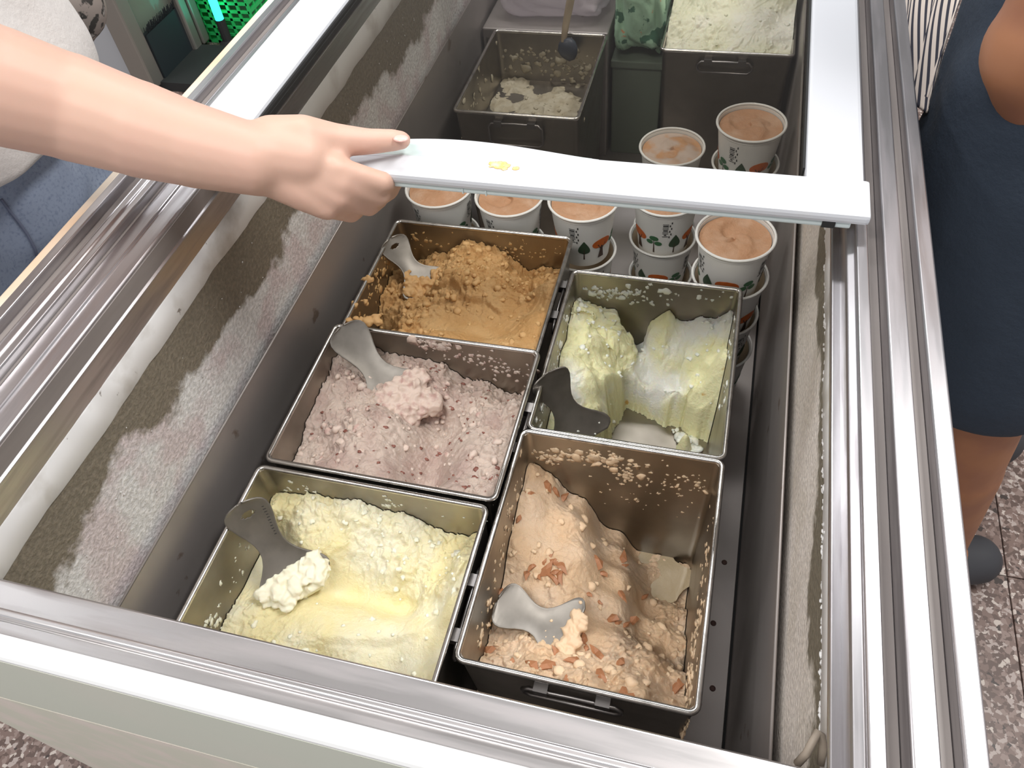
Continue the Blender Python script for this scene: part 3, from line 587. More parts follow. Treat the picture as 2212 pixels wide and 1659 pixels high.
for px_, py_ in spots:
    D_ = .74
    for _ in range(4): p = P(px_, py_, D_); D_ = at(G_BR, p.x, p.y)
    o = bpy.data.objects.new('nut_piece', nutme); COL.objects.link(o); o.parent = iceBR; s = rng.uniform(.0026, .0058)
    o.location = Vector((p.x, p.y, Z(D_) + s * .12)) - ORG[iceBR]; o.scale = (s, s, s); o.rotation_euler = rng.uniform(-.6, .6), rng.uniform(-.6, .6), rng.uniform(0, 6)
pc = P(1405, 1245, .850); pv = [(pc.x, pc.y, Z(.8515))]; 
for k in range(32):
    a = 2 * math.pi * k / 32; rr_ = 1 + .18 * math.sin(3 * a + 1) + .1 * math.sin(7 * a); pv.append((pc.x + .040 * rr_ * math.cos(a), pc.y + .042 * rr_ * math.sin(a), Z(.8530)))
mk('melted_puddle', pv, [[0, 1 + k, 1 + (k + 1) % 32] for k in range(32)], M['puddle'], iceBR, True)['label'] = 'glossy melted puddle'

# pale sorbet
def r_TR(X, Y): return np.clip(.22 + .8 * sstep(Y, .62, .66) * sstep(-X, .06, .10) + .5 * fbm(X * 24, Y * 24, 55, 2) + .3 * sstep(Y, .64, .68), .2, .95)
def e_TR(X, Y, D):
    w = .011 * fbm(X * 42, Y * 42, 66, 4)
    inside = sstep(X + .25 * (.62 - Y) + w, -.090, -.077) * sstep(-(Y + .30 * (X + .085)) + w, -.648, -.634) * (1 - .9 * np.exp(-((X - .012) / .014) ** 2 - ((Y - .585) / .02) ** 2))
    D = D + .11 * inside
    return D + .045 * np.exp(-((X + .072) / .014) ** 2 - ((Y - .690) / .010) ** 2)
ctl = [(-.150, .47, .742), (-.150, .52, .730), (-.150, .56, .714), (-.150, .60, .700), (-.150, .66, .694), (-.14, .69, .708), (-.11, .69, .718), (-.078, .692, .752), (-.055, .692, .718), (-.035, .692, .698), (-.01, .692, .722), (.01, .692, .706), (.025, .692, .716), (.040, .69, .688), (.040, .64, .705), (.040, .59, .738), (.040, .54, .77), (.038, .48, .80),
       (-.125, .64, .708), (-.122, .58, .712), (-.120, .52, .718), (-.118, .47, .735), (-.102, .66, .728), (-.100, .60, .735), (-.098, .54, .742), (-.085, .64, .775), (-.085, .58, .785), (-.085, .50, .80), (-.06, .675, .775), (-.03, .676, .750), (.00, .676, .756), (.026, .668, .742), (-.05, .652, .802), (-.01, .650, .795), (.02, .640, .775), (.028, .60, .788), (.028, .54, .81), (-.04, .62, .832), (-.03, .56, .836), (-.03, .50, .836), (.01, .60, .822)]
iceTR, G_TR = ice('TR', 'pale_sorbet', 'white and pale yellow sorbet scraped away from the tub floor', ctl, M['lemon'], M['lemcrumb'], 43, .0050, 24, 80, e_TR, r_TR, .0013,
    smear=(('b', -.085, .690, .022, .007, 46, .0042), ('b', -.12, .69, .01, .006, 12, .0028), ('b', -.01, .676, .05, .006, 16, .0022), ('l', .58, .690, .05, .010, 40, .0030), ('l', .50, .71, .03, .014, 24, .0036), ('r', .62, .69, .04, .014, 30, .003)), lump=.014, warp=.013)
cl = MB(); rng = np.random.default_rng(9)
for px_, py_, n_, sz in ((1482, 948, 14, .0075), (1500, 975, 8, .006), (1455, 925, 4, .003), (1435, 905, 3, .0026), (1470, 905, 4, .004)):
    p = P(px_, py_, .836)
    for k in range(n_): cl.blob((p.x + rng.normal(0, sz * .8), p.y + rng.normal(0, sz * .6), Z(.8375)), sz * rng.uniform(.5, 1), rng, (1, 1, .5), .25)
cl.build('loose_lump', M['lemcrumb'], iceTR, True)['kind'] = 'stuff'

# dried residue in the far tub
def e_B1(X, Y, D):
    p = fbm(X * 30, Y * 30, 91, 4) + .9 * np.exp(-((X + .275) / .05) ** 2 - ((Y - 1.16) / .05) ** 2) + .8 * np.exp(-((X + .22) / .03) ** 2 - ((Y - 1.07) / .05) ** 2) + .35 * np.exp(-((X + .37) / .03) ** 2) + .4 * np.exp(-((Y - 1.235) / .02) ** 2)
    return .7455 - .012 * np.clip(p - .22, -.2, .9)
iceB1, _ = ice('B1', 'dried_ice_cream_residue', 'patchy dried beige ice cream left on the bottom of a nearly empty tub', [(-.3, 1.1, .74)], M['resid'], M['resid'], 53, .002, 30, 60, e_B1,
    smear=(('b', -.35, .70, .03, .010, 30, .005), ('b', -.27, .71, .03, .01, 26, .004), ('l', 1.10, .70, .06, .02, 40, .004), ('b', -.30, .725, .05, .008, 30, .005), ('r', 1.10, .70, .05, .02, 24, .004)))
# heaped cream in the far right tub
ctl = [(-.11, 1.21, .66), (-.02, 1.21, .658), (.08, 1.21, .66), (-.11, 1.43, .64), (-.10, 1.30, .635), (-.05, 1.34, .610), (.03, 1.30, .63), (.05, 1.36, .600), (.08, 1.43, .63), (-.02, 1.42, .62), (-.08, 1.41, .615), (.0, 1.38, .625), (.07, 1.28, .645)]
iceB2, _ = ice('B2', 'cream_ice_cream', 'pale cream ice cream heaped above its tub under the glass lid', ctl, M['cream'], M['cream'], 63, .0085, 22, 30, None, lambda X, Y: np.clip(.35 + .6 * fbm(X * 14, Y * 14, 12, 2), .12, .9), .002)

# ------------------------------------------------------------------ spatulas
def spatula(label, pa, pb, side_px, group='steel spatulas standing in the tubs', ice_m=None, load=None, hole=True, bend=.010, L=.135, wk=1.0):
    pa, pb = Vector(pa), Vector(pb); d = (pb - pa).normalized(); side = Vector(side_px); side = (side - d * side.dot(d)).normalized(); nrm = d.cross(side)
    t = thing('spatula', pb, label, 'spatula', group)
    ss = np.array([0, .0015, .004, .008, .014, .022, .034, .046, .058, .068, .078, .088, .097, .105, .112, .118, .124, .130, .135]) / .135
    ww = np.array([.003, .010, .0148, .0185, .0202, .0202, .0180, .0150, .0127, .0122, .0133, .0168, .0218, .0272, .0315, .0338, .0345, .0325, .027]) * wk
    sf = np.concatenate([[0, .003, .007, .012, .02], np.linspace(.03, .30, 34), np.linspace(.315, 1, 34)]); wf = np.interp(sf, ss, ww)
    m = 25; vs = []; Lr = (pb - pa).length
    for s, w in zip(sf, wf):
        c_ = pa + d * (Lr * s) + nrm * (bend * (math.sin(math.pi * s) - .35 * sstep(np.array(s), .0, .12) * 0))
        for k in range(m):
            q = -1 + 2 * k / (m - 1); vs.append(c_ + side * (w * q) + nrm * (.0022 * (q * q)))
    nr = len(sf); hr = (3, 7)
    def skip(i, k): return hole and ((sf[i] - .13) / .034) ** 2 + ((k - 11.5) / 3.6) ** 2 < 1
    fs = [[i * m + k, i * m + k + 1, (i + 1) * m + k + 1, (i + 1) * m + k] for i in range(nr - 1) for k in range(m - 1) if not skip(i, k)]
    split = int(nr * .60)
    bl = [f for f in fs if f[0] // m >= split]; hd = [f for f in fs if f[0] // m < split]
    for nm, ff in (('spatula_sheet', fs),):
        ids = sorted({i for f in ff for i in f}); mp = {a: b_ for b_, a in enumerate(ids)}
        o = mk(nm, [vs[i] for i in ids], [[mp[i] for i in f] for f in ff], M['spat'], t, True)
        so = o.modifiers.new('thick', 'SOLIDIFY'); so.thickness = .0016; so.offset = 0
        bv = o.modifiers.new('soft', 'BEVEL'); bv.width = .0004; bv.segments = 1
    if load:
        rng = np.random.default_rng(len(label)); lm = MB()
        for s0, s1, q0, q1, cnt, sz, up in load:
            for k in range(cnt):
                s = rng.uniform(s0, s1); q = rng.uniform(q0, q1); w = np.interp(s, ss, ww)
                c_ = pa + d * (Lr * s) + nrm * (bend * math.sin(math.pi * s)) + side * (w * q) + nrm * (up * rng.uniform(.1, 1))
                lm.blob(c_, sz * rng.uniform(.45, 1), rng, (1, 1, .8), .3)
        o = fuse('ice_cream_lump', lm, ice_m, t, .0012, 1, .4); o['kind'] = 'stuff'
    return t, (pa, d, side, nrm, Lr)
def on(G, px_, py_, D0=.7, lift=.0):
    D_ = D0
    for _ in range(6): p = P(px_, py_, D_); D_ = at(G, p.x, p.y) - lift
    return P(px_, py_, D_)
sp1, SP1 = spatula('steel spatula with a hole, stuck in the custard-yellow ice cream and loaded with it', P(517, 1088, .632), P(648, 1268, .712), P(560, 1060, .63) - P(480, 1115, .64), ice_m=M['vancrumb'], load=((.80, 1.0, -.95, .95, 60, .0075, .004), (.9, 1.06, -.8, .9, 40, .008, .012), (.78, .9, -.9, .2, 8, .004, .002)), bend=-.008, wk=1.12)
sp2, _ = spatula('steel spatula buried in the pinkish red bean ice cream', P(738, 706, .632), P(868, 868, .690), P(775, 690, .63) - P(690, 725, .63), ice_m=M['tarocrumb'], load=((.80, 1.0, -.95, .95, 110, .0085, .006), (.92, 1.25, -1.2, .9, 110, .0095, .012)), hole=False, bend=-.008, wk=1.15)
sp3, _ = spatula('steel spatula smeared caramel brown, leaning in the caramel ice cream', P(842, 516, .664), P(925, 622, .712), P(880, 500, .664) - P(820, 545, .664), ice_m=M['coffcrumb'], load=((.82, 1.05, -.9, .9, 50, .006, .004), (.6, .85, -1, -.2, 14, .005, .004)), bend=-.006, wk=1.05)
sp4, _ = spatula('steel spatula leaning on the rim of the white sorbet tub', P(1180, 806, .648), P(1262, 955, .745), P(1215, 800, .64) - P(1150, 825, .64), ice_m=M['lemcrumb'], load=((.80, 1.0, -.9, .8, 10, .0026, .001),), hole=False, bend=-.010, wk=1.15)
pa_, d_, sd_, nr_, Ln_ = SP1
for k in range(11):
    s_ = .14 + .030 * k; w_ = np.interp(s_ * .135, [.014, .022, .034, .046, .058, .068], [.0202, .0202, .0180, .0150, .0127, .0122]) * 1.12; q_ = .70; off = -.008 * math.sin(math.pi * s_) + .0022 * q_ * q_
    c0 = pa_ + d_ * (Ln_ * s_) + sd_ * (w_ * q_) + nr_ * off
    sgn = 1 if nr_.dot(Vector((0, 0, CAMZ)) - c0) > 0 else -1; c0 = c0 + nr_ * (sgn * .0010); la = sd_ * (.0016 if k % 3 else .0011); lb = d_ * .0006
    mk('stamped_mark', [c0 - la - lb, c0 + la - lb * .2, c0 + la + lb, c0 - la + lb * .2], [[0, 1, 2, 3]], M['dark'], sp1)
a_ = P(1075, 1297, .716); b__ = P(1236, 1378, .722)
sp5, _ = spatula('steel spatula lying flat on the beige nut ice cream', a_, b__, P(1290, 1340, .718) - P(1158, 1405, .724), ice_m=M['nutcrumb'], load=((.9, 1.04, .0, .95, 16, .005, .003), (.92, 1.06, -1.1, .6, 34, .0065, .002), (.6, .95, -.6, .8, 14, .0016, .001)), hole=False, bend=-.004, wk=1.08)

# ------------------------------------------------------------------ paper cups
CH, CR, CB = .088, .0455, .0340
def cone_r(h): return CB + (CR - .0015 - CB) * h / CH
def print_shape(parent, m, ang, h0, h1, wfun, rows=10, cols=6, name='tree_print', cfun=lambda t: 0):
    v = []; f = []
    for i in range(rows + 1):
        t = i / rows; h = h0 + (h1 - h0) * t; rad = cone_r(h) + .0006; w = wfun(t) / rad; c_ = ang + cfun(t) / rad
        for k in range(cols + 1):
            a = c_ - w + 2 * w * k / cols; v.append((rad * math.cos(a), rad * math.sin(a), h))
    for i in range(rows):
        for k in range(cols): f.append([i * (cols + 1) + k, i * (cols + 1) + k + 1, (i + 1) * (cols + 1) + k + 1, (i + 1) * (cols + 1) + k])
    return mk(name, v, f, m, parent)
def make_cup():
    t = thing('paper_cup', (0, 0, 0), 'x', 'cup')
    b_ = MB().lathe([(CB - .002, .003), (CB, 0), (CB, .001), (CR - .0016, CH - .003), (CR - .0022, CH - .003), (CB - .0008, .004), (.001, .004)], (0, 0, 0), 44).build('cup_wall', M['cup'], t, True)
    m = b_.modifiers.new('e', 'EDGE_SPLIT'); m.split_angle = math.radians(50)
    prof_ = [(CR + .0017 * math.cos(a), CH - .0018 + .0017 * math.sin(a)) for a in np.linspace(0, 2 * math.pi, 9)]
    MB().lathe(prof_, (0, 0, 0), 44).build('rolled_rim', M['cup'], t, True)
    MB().lathe([(cone_r(CH - .0085) + .0002, CH - .009), (cone_r(CH - .008) + .0010, CH - .0082), (cone_r(CH - .0075) + .0002, CH - .0074)], (0, 0, 0), 44).build('lid_bead', M['cup'], t, True)
    circ = lambda w: (lambda q: w * math.sqrt(max(0, 1 - (2 * q - 1) ** 2)))
    leaf = lambda w: (lambda q: w * (math.sin(math.pi * min(1, q * 1.02) ** .62) ** .8) * (1 - .25 * q) + .0002)
    for s in range(3):
        A = 2 * math.pi * s / 3
        trunk = lambda w: (lambda q: w * (1.6 - 1.2 * q) * .5)
        print_shape(t, M['pgreen'], A, .024, .048, leaf(.0085)); print_shape(t, M['pbrown'], A, .014, .033, trunk(.0013), cols=2, name='trunk_print')
        print_shape(t, M['porange'], A + .66, .030, .047, circ(.0145)); 
        print_shape(t, M['pbrown'], A + .66, .012, .034, trunk(.0056), cols=2, name='trunk_print')
        for q in (-1, 1): print_shape(t, M['pbrown'], A + .66, .028, .037, lambda z: .0009, cols=1, name='branch_print', cfun=(lambda z, q=q: q * (.001 + .0050 * z)))
        print_shape(t, M['pgreen2'], A + 1.34, .036, .045, circ(.0066)); print_shape(t, M['pgreen2'], A + 1.18, .029, .037, circ(.0050)); print_shape(t, M['pgreen2'], A + 1.50, .028, .036, circ(.0052)); print_shape(t, M['pbrown'], A + 1.34, .014, .037, trunk(.0014), cols=2, name='trunk_print')
        for j in range(3):
            h_ = .046 + .0085 * j
            for dh, hh_, wd_ in ((0, .0010, .0040), (.0058, .0010, .0040), (.0024, .0022, (.0016, .0030, .0036)[j])): print_shape(t, M['pblack'], A + 1.72, h_ + dh, h_ + dh + hh_, lambda z, wd_=wd_: wd_, 1, 3, 'icon_print')
        for j in range(6): print_shape(t, M['pblack'], A + 1.86 + .05 * (j % 2), .044 + j * .0052, .0475 + j * .0052, lambda z: .0008, 2, 1, 'lettering_print')
    return t
cup0 = make_cup(); used = [False]
def icon_fill(parent, seed, m='cupice', lvl=.0075):
    n = 40; rr_ = 22; rng = np.random.default_rng(seed); v = []; f = []
    for i in range(rr_):
        rad = (cone_r(CH - lvl) - .0012) * i / (rr_ - 1)
        for k in range(n):
            a = 2 * math.pi * k / n; x, y = rad * math.cos(a), rad * math.sin(a); X_ = np.array([x + .3 * seed]); Y_ = np.array([y])
            h = .0032 * float(fbm(X_ * 48, Y_ * 48, seed)[0]) + .0018 * float(ridged(X_ * 90, Y_ * 60, seed + 5)[0])
            sw = .0022 * math.tanh(6 * math.sin(1.2 * a + rad * 90 + seed))
            v.append((x, y, CH - lvl + (h + sw) * (1 - (i / (rr_ - 1)) ** 6)))
    for i in range(rr_ - 1):
        for k in range(n): f.append([i * n + k, i * n + (k + 1) % n, (i + 1) * n + (k + 1) % n, (i + 1) * n + k])
    o = mk('ice_cream_filling', v, f, M[m], None, True); o.parent = parent; o.location = (0, 0, 0); return o
CUPICE2 = mat('cup_ice_cream_pale', (.56, .44, .36), .45, var=(28, (.55, .30, .15), .48, .60), bump=(90, .3, .003)); M['cupice2'] = CUPICE2
def cup_at(x, y, botD, rot, label, group=None, fill=None, m='cupice', tilt=(0, 0)):
    if not used[0]: t = cup0; used[0] = True
    else: t = copy_tree(cup0)
    t.location = (x, y, Z(botD)); t.rotation_euler = (tilt[0], tilt[1], rot); t['label'] = label
    if group: t['group'] = group
    elif 'group' in t: del t['group']
    FILLS.append((t, fill, m))
    return t
FILLS = []
stacks = [('touching the left bin wall behind caramel tub', 948, 400, .650, .0835, 3, 1, 'cupice', .2),
          ('second from left bin wall behind caramel tub', 1100, 418, .652, .0825, 3, 2, 'cupice', 2.45),
          ('behind the meeting corners of caramel and sorbet tubs', 1260, 428, .650, .0835, 3, 3, 'cupice', -1.37),
          ('with icon print, between two fuller stacks', 1440, 418, .675, .071, 3, 4, 'cupice', -3.15),
          ('behind sorbet tub, nearest the right bin wall', 1590, 505, .627, .0633, 4, 5, 'cupice', -2.27),
          ('under the glass lid with a grey-streaked top', 1452, 314, .676, .0705, 3, 6, 'cupice2', 1.0),
          ('under the glass lid beside the right bin wall', 1624, 262, .628, .0629, 4, 7, 'cupice', .4)]
for si, (where, px_, py_, rimD, pitch, cnt, seed, m, rot) in enumerate(stacks):
    p = P(px_, py_, rimD)
    tiltv = (math.radians(-4), math.radians(7)) if si == 6 else (0, 0)
    for k in range(cnt):
        jx, jy = ((.002 * math.sin(3 * k + si), .002 * math.cos(2 * k + si)) if k else (0, 0))
        bot = min(rimD + k * pitch + CH, .905)
        if k == 0: cup_at(p.x, p.y, bot, rot, 'ice cream cup topping the stack ' + where, 'stacked paper cups', seed, m)
        else: cup_at(p.x + jx, p.y + jy, bot, rot + (.9 if si != 3 else .95) * k, ('lowest' if k == cnt - 1 else ('second', 'third')[k - 1]) + ' paper cup down in the stack ' + where, 'stacked paper cups')
for t, fill, m in FILLS:
    if fill: icon_fill(t, fill, m)
for t, fill, m in FILLS[:]:
    if not fill:
        o = MB().lathe([(CB * .9, .012), (cone_r(CH - .012) - .0012, CH - .010), (cone_r(CH - .006) - .0010, CH - .006)], (0, 0, 0), 40).build('inner_lining', M['cupin'], None, True); o.parent = t; o.location = (0, 0, 0)

# ------------------------------------------------------------------ bags and the far stuff under the glass
def bag(name, label, c, size, m, seed, flat=.5):
    bm = bmesh.new(); bmesh.ops.create_icosphere(bm, subdivisions=5, radius=1)
    vs = np.array([v.co[:] for v in bm.verts]); fs = [[v.index for v in f.verts] for f in bm.faces]; bm.free()
    sgn = np.sign(vs); sup = sgn * np.abs(vs) ** .6; sup /= np.maximum(1e-6, np.max(np.abs(sup), 1))[:, None] ** .4
    n_ = fbm(vs[:, 0] * 2.2 + vs[:, 2] * 1.7, vs[:, 1] * 2.2 + vs[:, 2], seed, 4); cr = ridged(vs[:, 0] * 3 + vs[:, 2] * 2, vs[:, 1] * 3 - vs[:, 2], seed + 9, 2)
    sup = sup * (1 + .16 * n_ - .10 * (cr - .5))[:, None] * np.array(size)
    zmin = sup[:, 2].min(); org = (c[0], c[1], c[2])
    t = thing(name, org, label, 'bag'); o = mk('bag_skin', sup - [0, 0, zmin] + np.array(org), fs, m, t, True); return t, o
gb = mat('green_printed_plastic', (.42, .66, .47), .35, var=(40, (.06, .18, .11), .57, .59), fine=(33, (.70, .32, .16), .635, .65), bump=(20, .4, .01))
t1, _ = bag('printed_plastic_bag', 'green plastic bag printed with trees lying on the grey-green box', (-.163, 1.42, Z(.716)), (.0475, .145, .072), gb, 4)
t2, _ = bag('clear_plastic_bag', 'crumpled clear pinkish plastic bag lying on the box behind the empty tub', (-.315, 1.372, Z(.664)), (.095, .075, .045), M['cling'], 7)
bk = thing('storage_box', (-.335, 1.38, Z(.905)), 'low grey metal box standing behind the nearly empty tub', 'box')
MB().box((-.432, 1.272, Z(.905)), (-.212, 1.49, Z(.665)), .003).build('box_body', M['bin'], bk)
for k in range(2): MB().box((-.43 + .105 * k + .004, 1.2705, Z(.760)), (-.43 + .105 * k + .094, 1.2725, Z(.680)), .001).build('side_panel', M['tub'], bk)
b3 = thing('storage_box', (-.16, 1.40, Z(.905)), 'grey-green box under the green printed bag', 'box'); gg = mat('grey_green_box', (.17, .21, .165), .5)
MB().box((-.206, 1.285, Z(.905)), (-.120, 1.56, Z(.730)), .003).build('box_body', gg, b3); MB().box((-.208, 1.280, Z(.730)), (-.118, 1.565, Z(.717)), .002).build('box_lid', gg, b3)
# pale rod with a dark tip leaning in the far tub
sk = thing('dark_tipped_rod', P(1226, 112, .676), 'pale scoop with a dark blade leaning in the nearly empty tub', 'rod')
MB().tube([P(1217, 92, .662), P(1222, 55, .640), P(1232, 2, .60), P(1238, -30, .575)], [.0045, .0058, .0065, .006], 10).build('rod_shaft', mat('pale_rod', (.50, .40, .28), .6), sk, True)
bl = MB(); pcs = P(1226, 106, .674); rng = np.random.default_rng(2)
bl.blob(pcs, .017, rng, (1, .6, 1.2), .05); bl.build('rod_tip', mat('dark_rod_tip', (.05, .06, .085), .4), sk, True)

# ------------------------------------------------------------------ people
def seg(mb, a, b_, ra, rb, n=14, sq=(1, 1, 1)):
    a, b_ = Vector(a), Vector(b_); d = b_ - a; L = d.length
    bm = bmesh.new(); bmesh.ops.create_uvsphere(bm, u_segments=n, v_segments=10, radius=1)
    if L < 1e-6:
        bm.verts.index_update(); mb.add([a + Vector((v.co.x * ra * sq[0], v.co.y * ra * sq[1], v.co.z * ra * sq[2])) for v in bm.verts], [[v.index for v in f.verts] for f in bm.faces]); bm.free(); return
    q = Vector((0, 0, 1)).rotation_difference(d.normalized())
    for v in bm.verts:
        top = v.co.z > 1e-4; mid = abs(v.co.z) <= 1e-4
        if top: v.co = v.co * rb + Vector((0, 0, L))
        else: v.co = v.co * ra
    bm.verts.index_update()
    mb.add([a + q @ v.co for v in bm.verts], [[v.index for v in f.verts] for f in bm.faces]); bm.free()
def chain(mb, pts, rads, n=14):
    for i in range(len(pts) - 1): seg(mb, pts[i], pts[i + 1], rads[i], rads[i + 1], n)
def head(mb, c, face, hr=.095):
    c = Vector(c); f = Vector(face).normalized(); s = f.cross(Vector((0, 0, 1)))
    seg(mb, c + Vector((0, 0, .02)), c + Vector((0, 0, .0201)), hr, hr, 18); seg(mb, c + f * .025 + Vector((0, 0, -.06)), c + f * .01 + Vector((0, 0, .0)), .055, .075)
    seg(mb, c + f * .098 + Vector((0, 0, -.012)), c + f * .085 + Vector((0, 0, .03)), .013, .009); seg(mb, c + f * .078 + Vector((0, 0, -.055)) - s * .018, c + f * .078 + Vector((0, 0, -.055)) + s * .018, .009, .009)
    for q in (-1, 1): seg(mb, c + s * q * .092 + Vector((0, 0, -.02)), c + s * q * .095 + Vector((0, 0, .02)), .010, .014)
# --- person at the left, sliding the lid (faces +x)
pl = thing('person', (-.80, .50, 0), 'person in white top and blue jeans reaching over to slide the glass lid', 'person')
bd = MB()
hipL, hipR = Vector((-.79, .60, .90)), Vector((-.78, .42, .90)); neck = Vector((-.80, .52, 1.40)); shR, shL = Vector((-.79, .37, 1.34)), Vector((-.80, .69, 1.34))
chain(bd, [(-.785, .51, .92), (-.795, .515, 1.08), (-.80, .52, 1.25), (-.80, .52, 1.34)], [.125, .112, .125, .09]); chain(bd, [shR, shL], [.058, .058]); chain(bd, [(-.80, .52, 1.34), (-.79, .52, 1.45)], [.058, .052]); head(bd, (-.775, .52, 1.53), (1, -.1, -.35))
for h, ky in ((hipL, .62), (hipR, .40)):
    chain(bd, [h, (-.775, ky, .50), (-.80, ky, .09)], [.085, .058, .040]); chain(bd, [(-.80, ky, .06), (-.64, ky, .04)], [.045, .035])
W_ = P(548, 345, .358)
chain(bd, [shR, (-.745, .395, 1.16), P(-150, 138, .258)], [.054, .048, .045])
chain(bd, [P(-150, 138, .258), P(0, 188, .285), P(150, 232, .312), P(300, 280, .332), P(420, 315, .346), W_], [.047, .0440, .0415, .0380, .0335, .0290], 18)
# hand: palm, five fingers
chain(bd, [W_, P(600, 338, .362), P(655, 345, .367)], [.0285, .0275, .0245])
mcp = [P(724, 366, .374), P(736, 396, .384), P(730, 424, .394), P(706, 446, .402)]
for q, w0 in zip(mcp, (P(600, 318, .365), P(605, 340, .366), P(605, 362, .370), P(600, 382, .374))): chain(bd, [w0, (w0 + q) / 2, q], [.019, .0160, .0118])
for i in range(3): chain(bd, [mcp[i], mcp[i + 1]], [.0100, .0095])
pip = [P(826, 394, .394), P(818, 422, .408), P(796, 446, .421), P(758, 463, .431)]
dip = [P(848, 400, .416) + Vector((0, .006, 0)), P(834, 424, .428) + Vector((0, .008, 0)), P(812, 444, .439) + Vector((0, .008, 0)), P(775, 458, .446) + Vector((0, .008, 0))]
for i in range(4):
    tip = dip[i] + Vector((.002, .020, .004)); r0 = (.0094, .0096, .0091, .0082)[i]; chain(bd, [mcp[i], pip[i], dip[i], tip], [r0 + .0020, r0, r0 - .0008, r0 - .0014], 12)
chain(bd, [P(590, 312, .356), P(655, 300, .356), P(722, 303, .364), P(796, 306, .3705), P(846, 303, .3735), P(868, 303, .3755)], [.0235, .0195, .0142, .0110, .0096, .0080], 14)
chain(bd, [P(690, 318, .368), P(722, 350, .374)], [.014, .012])
chain(bd, [shL, (-.93, .73, 1.07), (-.98, .68, .84)], [.052, .044, .032]); chain(bd, [(-.98, .68, .84), (-.975, .675, .76)], [.03, .02])
body = fuse('body', bd, M['skin'], pl, .0029, 6, .5)
tn = MB(); tn.blob(P(866, 299, .3675), .0056, np.random.default_rng(1), (1.25, .9, .28), 0); tn.build('thumb_nail', mat('nail', (.82, .50, .44), .3), body, True)
sh = MB(); chain(sh, [(-.775, .51, .905), (-.785, .515, 1.05), (-.795, .52, 1.22), (-.80, .52, 1.32)], [.160, .140, .140, .11]); chain(sh, [(-.785, .42, .905), (-.80, .42, 1.10), shR], [.140, .118, .085]); chain(sh, [(-.775, .59, .905), (-.785, .60, 1.10), shL], [.138, .122, .085])
chain(sh, [shR, (-.75, .39, 1.19)], [.072, .074]); chain(sh, [shL, (-.88, .72, 1.19)], [.072, .072])
def wr(co):
    w = .010 * fbm(co[:, 1] * 9 + co[:, 2] * 3, co[:, 2] * 7, 31, 3); c_ = np.array([-.785, .52]); d = co[:, :2] - c_; L = np.linalg.norm(d, axis=1, keepdims=True) + 1e-6; co = co.copy(); co[:, :2] += d / L * w[:, None]
    co[:, 2] = np.where(co[:, 2] < .872, .872 + (co[:, 2] - .872) * .05, co[:, 2]); return co
fuse('shirt', sh, M['shirt'], pl, .009, 6, .5, wr)
jn = MB(); 
chain(jn, [(-.785, .51, .89), (-.78, .51, .82)], [.135, .135]); 
for h, ky in ((hipL, .60), (hipR, .40)): chain(jn, [(h.x + .005, ky - .0, .81), (-.765, ky, .50), (-.79, ky, .10)], [.115, .092, .075])
jo = fuse('jeans', jn, M['jeans'], pl, .009, 5, .5, wr2 if False else None)
# a stitched pocket seam on the jeans
def on_mesh(o, target, k=8):
    co = np.empty(len(o.data.vertices) * 3); o.data.vertices.foreach_get('co', co); co = co.reshape(-1, 3) + np.array(ORG[o]); return co
jc = on_mesh(jo, None); cp = np.array((0, 0, CAMZ))
def ray_hit(o, px_, py_, off=.0008):
    d = (P(px_, py_, 1.0) - Vector((0, 0, CAMZ))).normalized(); ok, loc, nor, _ = o.ray_cast(Vector((0, 0, CAMZ)) - ORG[o], d)
    return (loc + ORG[o] + nor * off) if ok else None
pts = [ray_hit(jo, x, y) for x, y in ((2, 430), (20, 455), (40, 480), (58, 505), (74, 535), (82, 560))]; pts = [p for p in pts if p]
if len(pts) > 2: MB().tube(pts, .0014, 6).build('pocket_seam', M['stitch'], jo, True)
sn = MB()
for ky in (.40, .62): chain(sn, [(-.80, ky, .050), (-.635, ky, .042)], [.052, .042])
fuse('shoes', sn, M['shoe'], pl, .009, 4, .5, lambda c_: np.stack([c_[:, 0], c_[:, 1], np.maximum(c_[:, 2], 0.0)], 1))
hh = MB(); seg(hh, (-.79, .52, 1.565), (-.79, .52, 1.5651), .102, .102); chain(hh, [(-.84, .52, 1.56), (-.86, .52, 1.44)], [.09, .06]); fuse('hair', hh, M['hair'], pl, .01, 4)
# patterned bag at the person's far side
hb = thing('handbag', P(120, 50, .46), 'snakeskin-patterned handbag hanging behind the white top', 'bag')
pm = mat('snakeskin', (.30, .25, .22), .5, var=(70, (.04, .035, .03), .5, .55), fine=(35, (.55, .5, .46), .6, .66))
q = P(104, 34, .46); hbm = MB()
chain(hbm, [q + Vector((-.03, .06, .10)), q + Vector((0.01, .03, 0)), q + Vector((-.02, .02, -.05))], [.035, .05, .03]); fuse('bag_body', hbm, pm, hb, .006, 4)
MB().tube([q + Vector((-.03, .06, .12)), q + Vector((-.06, .08, .3)), q + Vector((-.10, .05, .5))], .006, 8).build('strap', pm, hb, True)

